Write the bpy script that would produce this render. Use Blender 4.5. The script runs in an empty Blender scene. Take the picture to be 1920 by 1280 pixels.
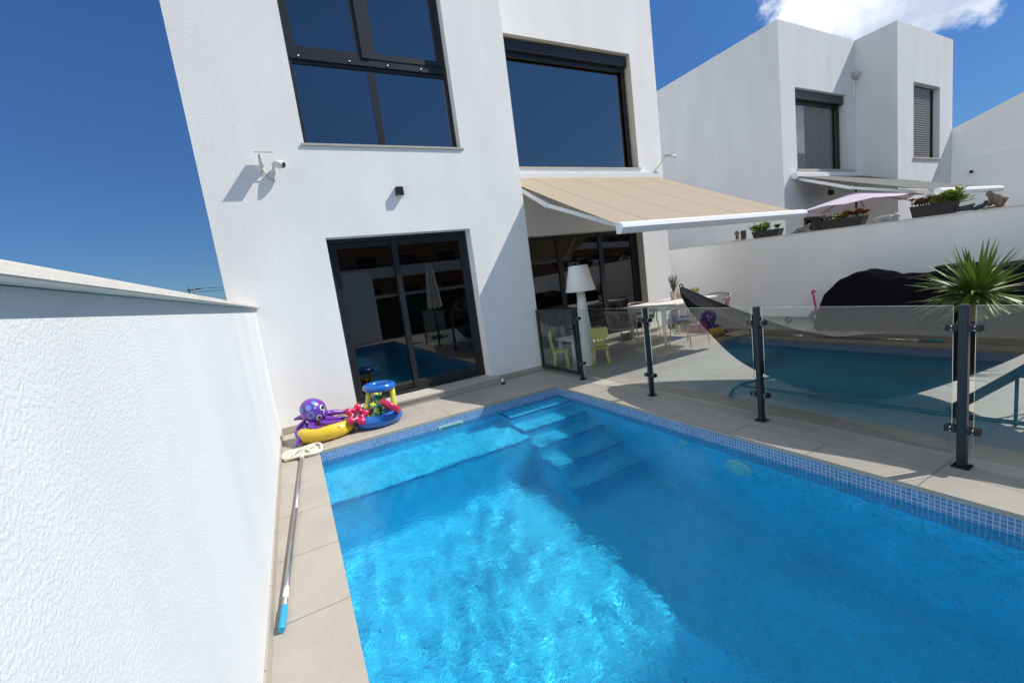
import bpy, bmesh, math, random
import numpy as np
from mathutils import Matrix, Vector
sc = bpy.context.scene
C = sc.collection
PI = math.pi
# ------------------------------------------------------------------ camera, light, exposure
CR = Vector((0.87475808, -0.46653247, -0.13094184))
CU = Vector((0.18019897, 0.06235628, 0.98165168))
CF = Vector((0.44980734, 0.88230332, -0.13861532))
CP = Vector((0.383, -6.389, 1.62))
FPX = 789.2
cam = bpy.data.cameras.new('camera')
co = bpy.data.objects.new('camera', cam)
C.objects.link(co)
sc.camera = co
co.matrix_world = Matrix(((CR.x, CU.x, -CF.x, CP.x), (CR.y, CU.y, -CF.y, CP.y), (CR.z, CU.z, -CF.z, CP.z), (0, 0, 0, 1)))
cam.sensor_width = 36
cam.lens = FPX / 1920 * 36
cam.clip_start = 0.05
cam.clip_end = 3000
SUN = Vector((0.84, -0.36, 1.0)).normalized()
world = bpy.data.worlds.new('World')
sc.world = world
world.use_nodes = True
sun_l = bpy.data.lights.new('sun', 'SUN')
sun_l.energy = 3.3
sun_l.angle = 0.009
sun_l.color = (1.0, 0.955, 0.88)
sun_o = bpy.data.objects.new('sun', sun_l)
C.objects.link(sun_o)
sun_o.rotation_euler = SUN.to_track_quat('Z', 'Y').to_euler()
sc.view_settings.view_transform = 'Standard'
sc.view_settings.look = 'None'
sc.view_settings.exposure = 0.66
sc.view_settings.gamma = 1
sc.cycles.blur_glossy = 0.6
sc.cycles.sample_clamp_indirect = 80
sc.cycles.use_denoising = True
sc.cycles.max_bounces = 12
sc.cycles.transparent_max_bounces = 24


def ray(u, v):
    return CF + CR * ((u - 960) / FPX) - CU * ((v - 640) / FPX)


def atx(u, v, X):
    q = ray(u, v)
    return CP + q * ((X - CP.x) / q.x)


def aty(u, v, Y):
    q = ray(u, v)
    return CP + q * ((Y - CP.y) / q.y)


def atz(u, v, Z):
    q = ray(u, v)
    return CP + q * ((Z - CP.z) / q.z)


def build_world():
    nt = world.node_tree
    N, L = nt.nodes, nt.links
    bg = N['Background']
    sky = N.new('ShaderNodeTexSky')
    sky.sky_type = 'NISHITA'
    sky.sun_disc = False
    sky.sun_elevation = math.asin(SUN.z)
    sky.sun_rotation = math.atan2(SUN.x, SUN.y)
    sky.altitude = 600
    sky.air_density = 1.0
    sky.dust_density = 0.15
    sky.ozone_density = 3.0
    bg.inputs[1].default_value = 0.115
    # deeper blue of the clear southern sky
    tint = N.new('ShaderNodeMix'); tint.data_type = 'RGBA'; tint.blend_type = 'MULTIPLY'
    tint.inputs[0].default_value = 1.0
    L.new(sky.outputs[0], tint.inputs[6])
    tzs = N.new('ShaderNodeSeparateXYZ'); tg = N.new('ShaderNodeTexCoord'); L.new(tg.outputs['Generated'], tzs.inputs[0])
    tr_ = N.new('ShaderNodeValToRGB'); e0, e1_ = tr_.color_ramp.elements
    e0.position = 0.0; e0.color = (0.17, 0.25, 0.35, 1); e1_.position = 0.45; e1_.color = (0.24, 0.42, 0.62, 1)
    L.new(tzs.outputs[2], tr_.inputs[0]); L.new(tr_.outputs[0], tint.inputs[7])
    # one white cloud standing over the neighbour's roof (a direction of the sky, not of the picture)
    tc = N.new('ShaderNodeTexCoord')
    c = ray(1665, 22).normalized()
    e1 = c.cross(Vector((0, 0, 1))).normalized()
    e2 = e1.cross(c).normalized()
    def dot(v):
        n = N.new('ShaderNodeVectorMath'); n.operation = 'DOT_PRODUCT'
        L.new(tc.outputs['Generated'], n.inputs[0]); n.inputs[1].default_value = v
        return n.outputs['Value']
    def m(op, a, b=None, cl=False):
        n = N.new('ShaderNodeMath'); n.operation = op; n.use_clamp = cl
        for i, s in enumerate((a, b)):
            if s is None: continue
            if isinstance(s, (int, float)): n.inputs[i].default_value = s
            else: L.new(s, n.inputs[i])
        return n.outputs[0]
    f, a, b = dot(c), dot(e1), dot(e2)
    x = m('DIVIDE', a, m('MAXIMUM', f, 0.05)); y = m('DIVIDE', b, m('MAXIMUM', f, 0.05))
    cmb = N.new('ShaderNodeCombineXYZ'); L.new(x, cmb.inputs[0]); L.new(m('MULTIPLY', y, 1.15), cmb.inputs[1])
    n1 = N.new('ShaderNodeTexNoise'); n1.inputs['Scale'].default_value = 13; n1.inputs['Detail'].default_value = 9; n1.inputs['Roughness'].default_value = 0.56
    n1.inputs['Distortion'].default_value = 0.1
    L.new(cmb.outputs[0], n1.inputs['Vector'])
    # ellipse fall-off
    r2 = m('ADD', m('POWER', m('ABSOLUTE', m('DIVIDE', m('ADD', x, -0.004), 0.185)), 2.0), m('POWER', m('ABSOLUTE', m('DIVIDE', m('SUBTRACT', y, 0.035), 0.105)), 2.0))
    dens = m('SUBTRACT', m('ADD', n1.outputs[0], 0.17), m('MULTIPLY', r2, 0.30))
    front = m('GREATER_THAN', f, 0.1)
    mask = N.new('ShaderNodeMapRange'); mask.interpolation_type = 'SMOOTHSTEP'
    mask.inputs[1].default_value = 0.36; mask.inputs[2].default_value = 0.56
    L.new(dens, mask.inputs[0])
    mk = m('MULTIPLY', mask.outputs[0], front)
    n2 = N.new('ShaderNodeTexNoise'); n2.inputs['Scale'].default_value = 5.5; n2.inputs['Detail'].default_value = 5; n2.inputs['Roughness'].default_value = 0.6
    off = N.new('ShaderNodeVectorMath'); off.operation = 'ADD'; off.inputs[1].default_value = (3.1, 0.7, 0)
    L.new(cmb.outputs[0], off.inputs[0]); L.new(off.outputs[0], n2.inputs['Vector'])
    cr = N.new('ShaderNodeValToRGB')
    cr.color_ramp.elements[0].position = 0.36; cr.color_ramp.elements[0].color = (3.2, 3.7, 4.7, 1)
    cr.color_ramp.elements[1].position = 0.6; cr.color_ramp.elements[1].color = (6.6, 6.8, 7.2, 1)
    L.new(n2.outputs[0], cr.inputs[0])
    mx = N.new('ShaderNodeMix'); mx.data_type = 'RGBA'
    L.new(mk, mx.inputs[0]); L.new(tint.outputs[2], mx.inputs[6]); L.new(cr.outputs[0], mx.inputs[7])
    # unseen white cloud added behind the viewer and overhead as fill for shaded walls
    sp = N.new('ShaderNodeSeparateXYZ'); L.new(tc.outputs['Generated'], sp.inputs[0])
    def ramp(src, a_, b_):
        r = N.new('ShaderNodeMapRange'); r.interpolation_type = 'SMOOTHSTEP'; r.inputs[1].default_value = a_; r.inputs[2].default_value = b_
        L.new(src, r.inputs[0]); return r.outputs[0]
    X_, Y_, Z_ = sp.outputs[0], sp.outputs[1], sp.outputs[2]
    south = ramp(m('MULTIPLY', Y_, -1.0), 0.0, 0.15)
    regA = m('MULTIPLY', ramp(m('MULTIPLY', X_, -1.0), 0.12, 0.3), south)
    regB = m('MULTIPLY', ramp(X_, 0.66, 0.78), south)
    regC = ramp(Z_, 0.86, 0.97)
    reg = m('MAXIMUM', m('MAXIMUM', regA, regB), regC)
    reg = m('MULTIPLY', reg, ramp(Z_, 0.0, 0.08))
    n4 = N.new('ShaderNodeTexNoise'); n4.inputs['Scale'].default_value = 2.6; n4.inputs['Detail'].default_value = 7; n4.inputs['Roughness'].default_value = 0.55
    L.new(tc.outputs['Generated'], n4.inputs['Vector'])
    west = m('MULTIPLY', ramp(m('MULTIPLY', X_, -1.0), 0.62, 0.75), m('MULTIPLY', ramp(m('MULTIPLY', Y_, -1.0), -0.5, -0.4), ramp(Z_, 0.0, 0.06)))  # unseen cloud bank added in the west to brighten the walls facing it
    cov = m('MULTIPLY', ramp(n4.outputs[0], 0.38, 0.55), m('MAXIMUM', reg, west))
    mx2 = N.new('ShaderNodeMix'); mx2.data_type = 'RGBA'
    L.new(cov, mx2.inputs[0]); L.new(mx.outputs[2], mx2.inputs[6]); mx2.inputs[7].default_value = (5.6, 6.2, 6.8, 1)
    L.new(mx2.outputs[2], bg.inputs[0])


build_world()


# ------------------------------------------------------------------ materials
def newmat(name):
    m = bpy.data.materials.new(name)
    m.use_nodes = True
    return m, m.node_tree, m.node_tree.nodes['Principled BSDF']


def pmat(name, col, rough=0.6, metal=0.0, spec=0.5, var=0.0, scale=8, bump=0.0, bscale=60, coat=0.0, trans=0.0):
    m, nt, b = newmat(name)
    N, L = nt.nodes, nt.links
    b.inputs['Base Color'].default_value = (*col, 1)
    b.inputs['Roughness'].default_value = rough
    b.inputs['Metallic'].default_value = metal
    b.inputs['Specular IOR Level'].default_value = spec
    b.inputs['Coat Weight'].default_value = coat
    tc = N.new('ShaderNodeTexCoord')
    if var > 0:
        n = N.new('ShaderNodeTexNoise'); n.inputs['Scale'].default_value = scale; n.inputs['Detail'].default_value = 5
        L.new(tc.outputs['Object'], n.inputs['Vector'])
        r = N.new('ShaderNodeMapRange'); r.inputs[1].default_value = 0.3; r.inputs[2].default_value = 0.7
        r.inputs[3].default_value = 1 - var; r.inputs[4].default_value = 1 + var
        L.new(n.outputs[0], r.inputs[0])
        mx = N.new('ShaderNodeVectorMath'); mx.operation = 'SCALE'; mx.inputs[0].default_value = col
        L.new(r.outputs[0], mx.inputs['Scale']); L.new(mx.outputs[0], b.inputs['Base Color'])
    if bump > 0:
        n = N.new('ShaderNodeTexNoise'); n.inputs['Scale'].default_value = bscale; n.inputs['Detail'].default_value = 3
        L.new(tc.outputs['Object'], n.inputs['Vector'])
        bp = N.new('ShaderNodeBump'); bp.inputs['Distance'].default_value = bump; bp.inputs['Strength'].default_value = 1
        L.new(n.outputs[0], bp.inputs['Height']); L.new(bp.outputs[0], b.inputs['Normal'])
    if trans > 0:
        t = N.new('ShaderNodeBsdfTranslucent'); t.inputs[0].default_value = (*col, 1)
        ms = N.new('ShaderNodeMixShader'); ms.inputs[0].default_value = trans
        L.new(b.outputs[0], ms.inputs[1]); L.new(t.outputs[0], ms.inputs[2])
        L.new(ms.outputs[0], N['Material Output'].inputs[0])
    return m


def stucco(name, col, grain=55, dist=0.004, var=0.025, streak=0.0):
    m, nt, b = newmat(name)
    N, L = nt.nodes, nt.links
    b.inputs['Roughness'].default_value = 0.9
    b.inputs['Specular IOR Level'].default_value = 0.25
    tc = N.new('ShaderNodeTexCoord')
    n = N.new('ShaderNodeTexNoise'); n.inputs['Scale'].default_value = grain; n.inputs['Detail'].default_value = 4; n.inputs['Roughness'].default_value = 0.62
    n.inputs['Distortion'].default_value = 0.0
    L.new(tc.outputs['Object'], n.inputs['Vector'])
    r = N.new('ShaderNodeMapRange'); r.inputs[1].default_value = 0.38; r.inputs[2].default_value = 0.68; r.interpolation_type = 'SMOOTHSTEP'
    L.new(n.outputs[0], r.inputs[0])
    bp = N.new('ShaderNodeBump'); bp.inputs['Distance'].default_value = dist; bp.inputs['Strength'].default_value = 1
    L.new(r.outputs[0], bp.inputs['Height']); L.new(bp.outputs[0], b.inputs['Normal'])
    n2 = N.new('ShaderNodeTexNoise'); n2.inputs['Scale'].default_value = 1.1; n2.inputs['Detail'].default_value = 6
    mp = N.new('ShaderNodeMapping'); mp.inputs['Scale'].default_value = (1.6, 1.6, 0.5)
    L.new(tc.outputs['Object'], mp.inputs[0]); L.new(mp.outputs[0], n2.inputs['Vector'])
    r2 = N.new('ShaderNodeMapRange'); r2.inputs[1].default_value = 0.35; r2.inputs[2].default_value = 0.7
    r2.inputs[3].default_value = 1 - var - streak; r2.inputs[4].default_value = 1 + var
    L.new(n2.outputs[0], r2.inputs[0])
    mx = N.new('ShaderNodeVectorMath'); mx.operation = 'SCALE'; mx.inputs[0].default_value = col
    L.new(r2.outputs[0], mx.inputs['Scale']); L.new(mx.outputs[0], b.inputs['Base Color'])
    return m


def tile_mat(name, col, mortar, w, h, msize, var=0.03, rough=0.55, bump=0.0015, offset=0.0, cvar=0.0, speck=0.04):
    m, nt, b = newmat(name)
    N, L = nt.nodes, nt.links
    b.inputs['Roughness'].default_value = rough
    uv = N.new('ShaderNodeUVMap')
    br = N.new('ShaderNodeTexBrick')
    br.offset = offset; br.squash = 1
    br.inputs['Scale'].default_value = 1
    br.inputs['Brick Width'].default_value = w; br.inputs['Row Height'].default_value = h
    br.inputs['Mortar Size'].default_value = msize; br.inputs['Mortar Smooth'].default_value = 0.1
    br.inputs['Color1'].default_value = (*[c * (1 - cvar) for c in col], 1)
    br.inputs['Color2'].default_value = (*[min(1, c * (1 + cvar)) for c in col], 1)
    br.inputs['Mortar'].default_value = (*mortar, 1)
    L.new(uv.outputs[0], br.inputs['Vector'])
    n = N.new('ShaderNodeTexNoise'); n.inputs['Scale'].default_value = 2.2; n.inputs['Detail'].default_value = 8; n.inputs['Roughness'].default_value = 0.65
    L.new(uv.outputs[0], n.inputs['Vector'])
    r = N.new('ShaderNodeMapRange'); r.inputs[1].default_value = 0.3; r.inputs[2].default_value = 0.7; r.inputs[3].default_value = 1 - var; r.inputs[4].default_value = 1 + var
    L.new(n.outputs[0], r.inputs[0])
    n3 = N.new('ShaderNodeTexNoise'); n3.inputs['Scale'].default_value = 45; n3.inputs['Detail'].default_value = 4
    L.new(uv.outputs[0], n3.inputs['Vector'])
    r3 = N.new('ShaderNodeMapRange'); r3.inputs[1].default_value = 0.3; r3.inputs[2].default_value = 0.7; r3.inputs[3].default_value = 1 - speck; r3.inputs[4].default_value = 1 + speck
    L.new(n3.outputs[0], r3.inputs[0])
    mm = N.new('ShaderNodeMath'); mm.operation = 'MULTIPLY'; L.new(r.outputs[0], mm.inputs[0]); L.new(r3.outputs[0], mm.inputs[1])
    mx = N.new('ShaderNodeVectorMath'); mx.operation = 'SCALE'
    L.new(br.outputs['Color'], mx.inputs[0]); L.new(mm.outputs[0], mx.inputs['Scale']); L.new(mx.outputs[0], b.inputs['Base Color'])
    inv = N.new('ShaderNodeMath'); inv.operation = 'SUBTRACT'; inv.inputs[0].default_value = 1; L.new(br.outputs['Fac'], inv.inputs[1])
    bp = N.new('ShaderNodeBump'); bp.inputs['Distance'].default_value = bump; L.new(inv.outputs[0], bp.inputs['Height']); L.new(bp.outputs[0], b.inputs['Normal'])
    return m


def pane_mat(name, f0, trans, gtint=(1, 1, 1), scale=1.0):
    """clear or tinted glass sheet: real transmission plus mirror reflection growing towards grazing angles"""
    m, nt, b = newmat(name)
    N, L = nt.nodes, nt.links
    N.remove(b)
    g = N.new('ShaderNodeNewGeometry')
    d = N.new('ShaderNodeVectorMath'); d.operation = 'DOT_PRODUCT'; L.new(g.outputs['Incoming'], d.inputs[0]); L.new(g.outputs['Normal'], d.inputs[1])
    def mth(op, a, b2=None):
        n = N.new('ShaderNodeMath'); n.operation = op
        for i, s in enumerate((a, b2)):
            if s is None: continue
            if isinstance(s, (int, float)): n.inputs[i].default_value = s
            else: L.new(s, n.inputs[i])
        return n.outputs[0]
    ab = mth('ABSOLUTE', d.outputs['Value'])
    p5 = mth('POWER', mth('SUBTRACT', 1.0, ab), 5.0)
    fr = mth('MULTIPLY', mth('ADD', f0, mth('MULTIPLY', p5, 1 - f0)), scale)
    tr = N.new('ShaderNodeBsdfTransparent'); tr.inputs[0].default_value = (*trans, 1)
    gl = N.new('ShaderNodeBsdfGlossy'); gl.inputs['Roughness'].default_value = 0.0; gl.inputs['Color'].default_value = (*gtint, 1)
    ms = N.new('ShaderNodeMixShader'); L.new(fr, ms.inputs[0]); L.new(tr.outputs[0], ms.inputs[1]); L.new(gl.outputs[0], ms.inputs[2])
    L.new(ms.outputs[0], N['Material Output'].inputs[0])
    return m


M = {}
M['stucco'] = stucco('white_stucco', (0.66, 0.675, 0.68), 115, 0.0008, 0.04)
M['stucco_facade'] = stucco('white_stucco_facade', (0.85, 0.85, 0.84), 55, 0.0010, 0.03, 0.02)
M['stucco_fine'] = stucco('white_render_fine', (0.85, 0.85, 0.84), 60, 0.0008, 0.03)
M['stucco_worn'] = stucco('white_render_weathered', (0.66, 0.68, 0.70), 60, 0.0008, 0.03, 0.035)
M['reveal'] = pmat('beige_reveal_paint', (0.62, 0.58, 0.50), 0.85, var=0.03)
M['stone'] = pmat('pale_limestone', (0.46, 0.43, 0.38), 0.7, var=0.08, scale=9, bump=0.0006, bscale=90)
M['cap'] = pmat('cream_stone_cap', (0.66, 0.62, 0.56), 0.75, var=0.10, scale=5, bump=0.0015, bscale=70)
M['deck'] = tile_mat('beige_stoneware_tile', (0.38, 0.352, 0.31), (0.27, 0.24, 0.20), 0.88, 0.88, 0.004, 0.09)
M['coping'] = tile_mat('beige_coping_tile', (0.40, 0.362, 0.312), (0.22, 0.19, 0.145), 2.0, 0.66, 0.004, 0.09)
M['mosaic'] = tile_mat('blue_glass_mosaic', (0.12, 0.26, 0.49), (0.55, 0.61, 0.68), 0.0275, 0.0275, 0.0021, 0.08, 0.2, 0.0006, cvar=0.2, speck=0.0)
M['pool_tile'] = tile_mat('pool_mosaic_underwater', (0.035, 0.52, 0.82), (0.22, 0.72, 0.92), 0.035, 0.035, 0.003, 0.10, 0.3, 0.0006, cvar=0.30, speck=0.12)
M['edge_tile'] = pmat('dark_blue_step_edge', (0.015, 0.07, 0.30), 0.3)
M['frame'] = pmat('anthracite_aluminium', (0.012, 0.015, 0.018), 0.42, 0.0, 0.5, bump=0.0002, bscale=400)
M['post'] = pmat('anthracite_powder_coat', (0.012, 0.018, 0.023), 0.38)
M['black'] = pmat('black_plastic', (0.012, 0.012, 0.013), 0.5)
M['steel'] = pmat('brushed_steel', (0.6, 0.6, 0.6), 0.28, 1.0)
M['alu'] = pmat('aluminium_pole', (0.55, 0.55, 0.55), 0.35, 1.0)
M['white_metal'] = pmat('white_lacquered_metal', (0.78, 0.79, 0.80), 0.35)
M['white_plastic'] = pmat('white_plastic', (0.78, 0.77, 0.74), 0.45)
M['window_glass'] = pane_mat('dark_window_glass', 0.30, (0.05, 0.055, 0.06), (1.0, 0.92, 0.83))
M['door_glass'] = pane_mat('dark_door_glass', 0.10, (0.10, 0.11, 0.115))
M['fence_glass'] = pane_mat('grey_tempered_glass', 0.045, (0.87, 0.895, 0.885))
M['glass_edge'] = pmat('green_glass_edge', (0.55, 0.68, 0.64), 0.2)
M['interior'] = pmat('dim_interior_paint', (0.22, 0.21, 0.20), 0.9)
M['ground'] = pmat('dry_ground', (0.22, 0.19, 0.14), 0.95, var=0.2, scale=0.3, bump=0.01, bscale=8)


def water_mat():
    m, nt, b = newmat('pool_water')
    N, L = nt.nodes, nt.links
    N.remove(b)
    g = N.new('ShaderNodeBsdfGlass'); g.inputs['IOR'].default_value = 1.33; g.inputs['Roughness'].default_value = 0.0
    g.inputs['Color'].default_value = (0.66, 0.96, 1.0, 1)
    tc = N.new('ShaderNodeTexCoord')
    n = N.new('ShaderNodeTexNoise'); n.inputs['Scale'].default_value = 17; n.inputs['Detail'].default_value = 3; n.inputs['Roughness'].default_value = 0.55; n.inputs['Distortion'].default_value = 0.8
    mp = N.new('ShaderNodeMapping'); mp.inputs['Rotation'].default_value = (0, 0, 0.5); mp.inputs['Scale'].default_value = (1.0, 1.7, 1)
    L.new(tc.outputs['Object'], mp.inputs[0]); L.new(mp.outputs[0], n.inputs['Vector'])
    bp = N.new('ShaderNodeBump'); bp.inputs['Distance'].default_value = 0.0045; bp.inputs['Strength'].default_value = 1.0
    L.new(n.outputs[0], bp.inputs['Height']); L.new(bp.outputs[0], g.inputs['Normal'])
    L.new(g.outputs[0], N['Material Output'].inputs[0])
    return m


M['water'] = water_mat()


# ------------------------------------------------------------------ mesh builder
class MB:
    def __init__(s):
        s.v = []; s.f = []; s.sm = []; s.mi = []; s.cur = 0

    def add(s, vs, fs, smooth=False):
        b = len(s.v)
        s.v += [tuple(p) for p in vs]
        for f in fs:
            s.f.append(tuple(b + i for i in f)); s.sm.append(smooth); s.mi.append(s.cur)
        return s

    def box(s, x0, x1, y0, y1, z0, z1, bev=0.0):
        if bev > 0:
            bm = bmesh.new()
            bmesh.ops.create_cube(bm, size=1)
            for v in bm.verts:
                v.co = Vector((x0 + (v.co.x + .5) * (x1 - x0), y0 + (v.co.y + .5) * (y1 - y0), z0 + (v.co.z + .5) * (z1 - z0)))
            bmesh.ops.bevel(bm, geom=bm.edges[:], offset=bev, segments=2, affect='EDGES')
            s.addbm(bm)
            return s
        return s.add([(x0, y0, z0), (x1, y0, z0), (x1, y1, z0), (x0, y1, z0), (x0, y0, z1), (x1, y0, z1), (x1, y1, z1), (x0, y1, z1)],
                     [(3, 2, 1, 0), (4, 5, 6, 7), (0, 1, 5, 4), (1, 2, 6, 5), (2, 3, 7, 6), (3, 0, 4, 7)])

    def addbm(s, bm, smooth=False, mat=None):
        bm.verts.index_update()
        vs = [(mat @ v.co) if mat else v.co.copy() for v in bm.verts]
        s.add(vs, [[v.index for v in f.verts] for f in bm.faces], smooth)
        bm.free()
        return s

    def beam(s, p, q, w, h, up=(0, 0, 1)):
        """rectangular bar from p to q, w across, h along up"""
        p, q = Vector(p), Vector(q)
        d = (q - p).normalized(); r = d.cross(Vector(up))
        if r.length < 1e-4: r = d.cross(Vector((0, 1, 0)))
        r.normalize(); u = r.cross(d).normalized()
        vs = [c + r * (a * w / 2) + u * (b * h / 2) for c in (p, q) for a, b in ((-1, -1), (1, -1), (1, 1), (-1, 1))]
        return s.add(vs, [(3, 2, 1, 0), (4, 5, 6, 7), (0, 1, 5, 4), (1, 2, 6, 5), (2, 3, 7, 6), (3, 0, 4, 7)])

    def tube(s, pts, r, n=8, closed=False, cap=True):
        pts = [Vector(p) for p in pts]
        rs = r if isinstance(r, (list, tuple)) else [r] * len(pts)
        k = len(pts)
        vs = []; prev = None
        for i, p in enumerate(pts):
            if closed: t = pts[(i + 1) % k] - pts[i - 1]
            else: t = pts[min(i + 1, k - 1)] - pts[max(i - 1, 0)]
            t.normalize()
            if prev is None:
                a = t.cross(Vector((0, 0, 1)))
                if a.length < 0.05: a = t.cross(Vector((0, 1, 0)))
            else: a = prev - t * prev.dot(t)
            a.normalize(); prev = a
            b = t.cross(a)
            for j in range(n):
                an = 2 * PI * j / n
                vs.append(p + (a * math.cos(an) + b * math.sin(an)) * rs[i])
        fs = []
        for i in range(k if closed else k - 1):
            i2 = (i + 1) % k
            for j in range(n):
                j2 = (j + 1) % n
                fs.append((i * n + j, i * n + j2, i2 * n + j2, i2 * n + j))
        s.add(vs, fs, True)
        if cap and not closed:
            b0 = len(s.v) - k * n
            s.f.append(tuple(b0 + j for j in reversed(range(n)))); s.sm.append(False); s.mi.append(s.cur)
            s.f.append(tuple(b0 + (k - 1) * n + j for j in range(n))); s.sm.append(False); s.mi.append(s.cur)
        return s

    def lathe(s, prof, c=(0, 0, 0), n=24, sx=1, sy=1, smooth=True, cap=True):
        vs = []
        for r, z in prof:
            for j in range(n):
                a = 2 * PI * j / n
                vs.append((c[0] + r * sx * math.cos(a), c[1] + r * sy * math.sin(a), c[2] + z))
        fs = []
        for i in range(len(prof) - 1):
            for j in range(n):
                j2 = (j + 1) % n
                fs.append((i * n + j, i * n + j2, (i + 1) * n + j2, (i + 1) * n + j))
        s.add(vs, fs, smooth)
        if cap:
            b0 = len(s.v) - len(vs)
            s.f.append(tuple(b0 + j for j in reversed(range(n)))); s.sm.append(False); s.mi.append(s.cur)
            e = b0 + (len(prof) - 1) * n
            s.f.append(tuple(e + j for j in range(n))); s.sm.append(False); s.mi.append(s.cur)
        return s

    def ball(s, c, r, sc3=(1, 1, 1), n=16, rot=None, fn=None):
        bm = bmesh.new()
        bmesh.ops.create_uvsphere(bm, u_segments=n, v_segments=max(6, n * 2 // 3), radius=1)
        for v in bm.verts:
            p = Vector((v.co.x * sc3[0], v.co.y * sc3[1], v.co.z * sc3[2])) * r
            if fn: p = fn(p)
            if rot: p = rot @ p
            v.co = p + Vector(c)
        return s.addbm(bm, True)

    def torus(s, c, R, r, n=32, k=12, sx=1, sy=1, sz=1, rot=None, wr=0.0):
        pts_v = []; fs = []
        for i in range(n):
            a = 2 * PI * i / n
            rr = r * (1 + wr * math.sin(a * 17) * 0.5)
            for j in range(k):
                b = 2 * PI * j / k
                p = Vector(((R + rr * math.cos(b)) * math.cos(a) * sx, (R + rr * math.cos(b)) * math.sin(a) * sy, rr * math.sin(b) * sz))
                if rot: p = rot @ p
                pts_v.append(p + Vector(c))
        for i in range(n):
            for j in range(k):
                i2, j2 = (i + 1) % n, (j + 1) % k
                fs.append((i * k + j, i2 * k + j, i2 * k + j2, i * k + j2))
        return s.add(pts_v, fs, True)

    def prism(s, poly, axis, a, b):
        """extrude a polygon (list of 2D) along axis between a and b"""
        def P(p, t):
            if axis == 'x': return (t, p[0], p[1])
            if axis == 'y': return (p[0], t, p[1])
            return (p[0], p[1], t)
        n = len(poly)
        vs = [P(p, a) for p in poly] + [P(p, b) for p in poly]
        fs = [tuple(reversed(range(n))), tuple(range(n, 2 * n))] + [(i, (i + 1) % n, n + (i + 1) % n, n + i) for i in range(n)]
        return s.add(vs, fs)

    def xf(s, mat):
        s.v = [tuple(mat @ Vector(p)) for p in s.v]
        return s

    def build(s, name, mats, parent=None, fixn=True):
        me = bpy.data.meshes.new(name)
        me.from_pydata(s.v, [], s.f)
        if not isinstance(mats, (list, tuple)): mats = [mats]
        for m_ in mats: me.materials.append(m_)
        if fixn:
            bm = bmesh.new(); bm.from_mesh(me); bmesh.ops.recalc_face_normals(bm, faces=bm.faces[:]); bm.to_mesh(me); bm.free()
        uv = me.uv_layers.new(name='UVMap')
        co_ = [v.co for v in me.vertices]
        for p in me.polygons:
            p.use_smooth = s.sm[p.index]; p.material_index = s.mi[p.index]
            nx_, ny_, nz_ = abs(p.normal.x), abs(p.normal.y), abs(p.normal.z)
            for li, vi in zip(p.loop_indices, p.vertices):
                c = co_[vi]
                if nz_ >= nx_ and nz_ >= ny_: uv.data[li].uv = (c.x, c.y)
                elif nx_ >= ny_: uv.data[li].uv = (c.y, c.z)
                else: uv.data[li].uv = (c.x, c.z)
        o = bpy.data.objects.new(name, me)
        C.objects.link(o)
        if parent is not None: o.parent = parent
        return o


def tag(o, label=None, cat=None, group=None, kind=None):
    if label: o['label'] = label
    if cat: o['category'] = cat
    if group: o['group'] = group
    if kind: o['kind'] = kind
    return o


def thing(name, label, cat, loc=(0, 0, 0), rz=0, group=None):
    o = bpy.data.objects.new(name, None)
    C.objects.link(o)
    o.location = loc; o.rotation_euler = (0, 0, rz)
    o.empty_display_size = 0.1
    return tag(o, label, cat, group)


def struct(o, label):
    o['kind'] = 'structure'; o['label'] = label
    return o


def copy_tree(o, parent=None):
    c = o.copy(); C.objects.link(c); c.parent = parent
    for ch in list(o.children): copy_tree(ch, c)
    return c


def walled(mb, x0, x1, z0, z1, y, t, holes, axis='y'):
    """solid wall slab in the plane axis=y..y+t with rectangular holes (x0,x1,z0,z1)"""
    xs = sorted({x0, x1, *[h[0] for h in holes], *[h[1] for h in holes]})
    zs = sorted({z0, z1, *[h[2] for h in holes], *[h[3] for h in holes]})
    def solid(i, j):
        if i < 0 or j < 0 or i >= len(xs) - 1 or j >= len(zs) - 1: return False
        cx, cz = (xs[i] + xs[i + 1]) / 2, (zs[j] + zs[j + 1]) / 2
        return not any(h[0] < cx < h[1] and h[2] < cz < h[3] for h in holes)
    def P(a, b, c):
        return (a, b, c) if axis == 'y' else (b, a, c)
    for i in range(len(xs) - 1):
        for j in range(len(zs) - 1):
            if not solid(i, j): continue
            a, b, c, d = xs[i], xs[i + 1], zs[j], zs[j + 1]
            mb.add([P(a, y, c), P(b, y, c), P(b, y, d), P(a, y, d)], [(0, 1, 2, 3)])
            mb.add([P(a, y + t, c), P(b, y + t, c), P(b, y + t, d), P(a, y + t, d)], [(3, 2, 1, 0)])
            if not solid(i - 1, j): mb.add([P(a, y, c), P(a, y, d), P(a, y + t, d), P(a, y + t, c)], [(0, 1, 2, 3)])
            if not solid(i + 1, j): mb.add([P(b, y, c), P(b, y + t, c), P(b, y + t, d), P(b, y, d)], [(0, 1, 2, 3)])
            if not solid(i, j - 1): mb.add([P(a, y, c), P(a, y + t, c), P(b, y + t, c), P(b, y, c)], [(0, 1, 2, 3)])
            if not solid(i, j + 1): mb.add([P(a, y, d), P(b, y, d), P(b, y + t, d), P(a, y + t, d)], [(0, 1, 2, 3)])
    return mb


# ------------------------------------------------------------------ ground, deck, pool
PX0, PX1, PY1, PY0 = 0.39, 3.70, -1.17, -9.4
WZ = -0.135
YB = -11.0           # rear boundary of the plot
XP = 10.0            # party wall


def ring(mb, X0, X1, Y0, Y1, hx0, hx1, hy0, hy1, z0, z1):
    for a in ((X0, hx0, Y0, Y1), (hx1, X1, Y0, Y1), (hx0, hx1, hy1, Y1), (hx0, hx1, Y0, hy0)):
        mb.box(a[0], a[1], a[2], a[3], z0, z1)


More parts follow.
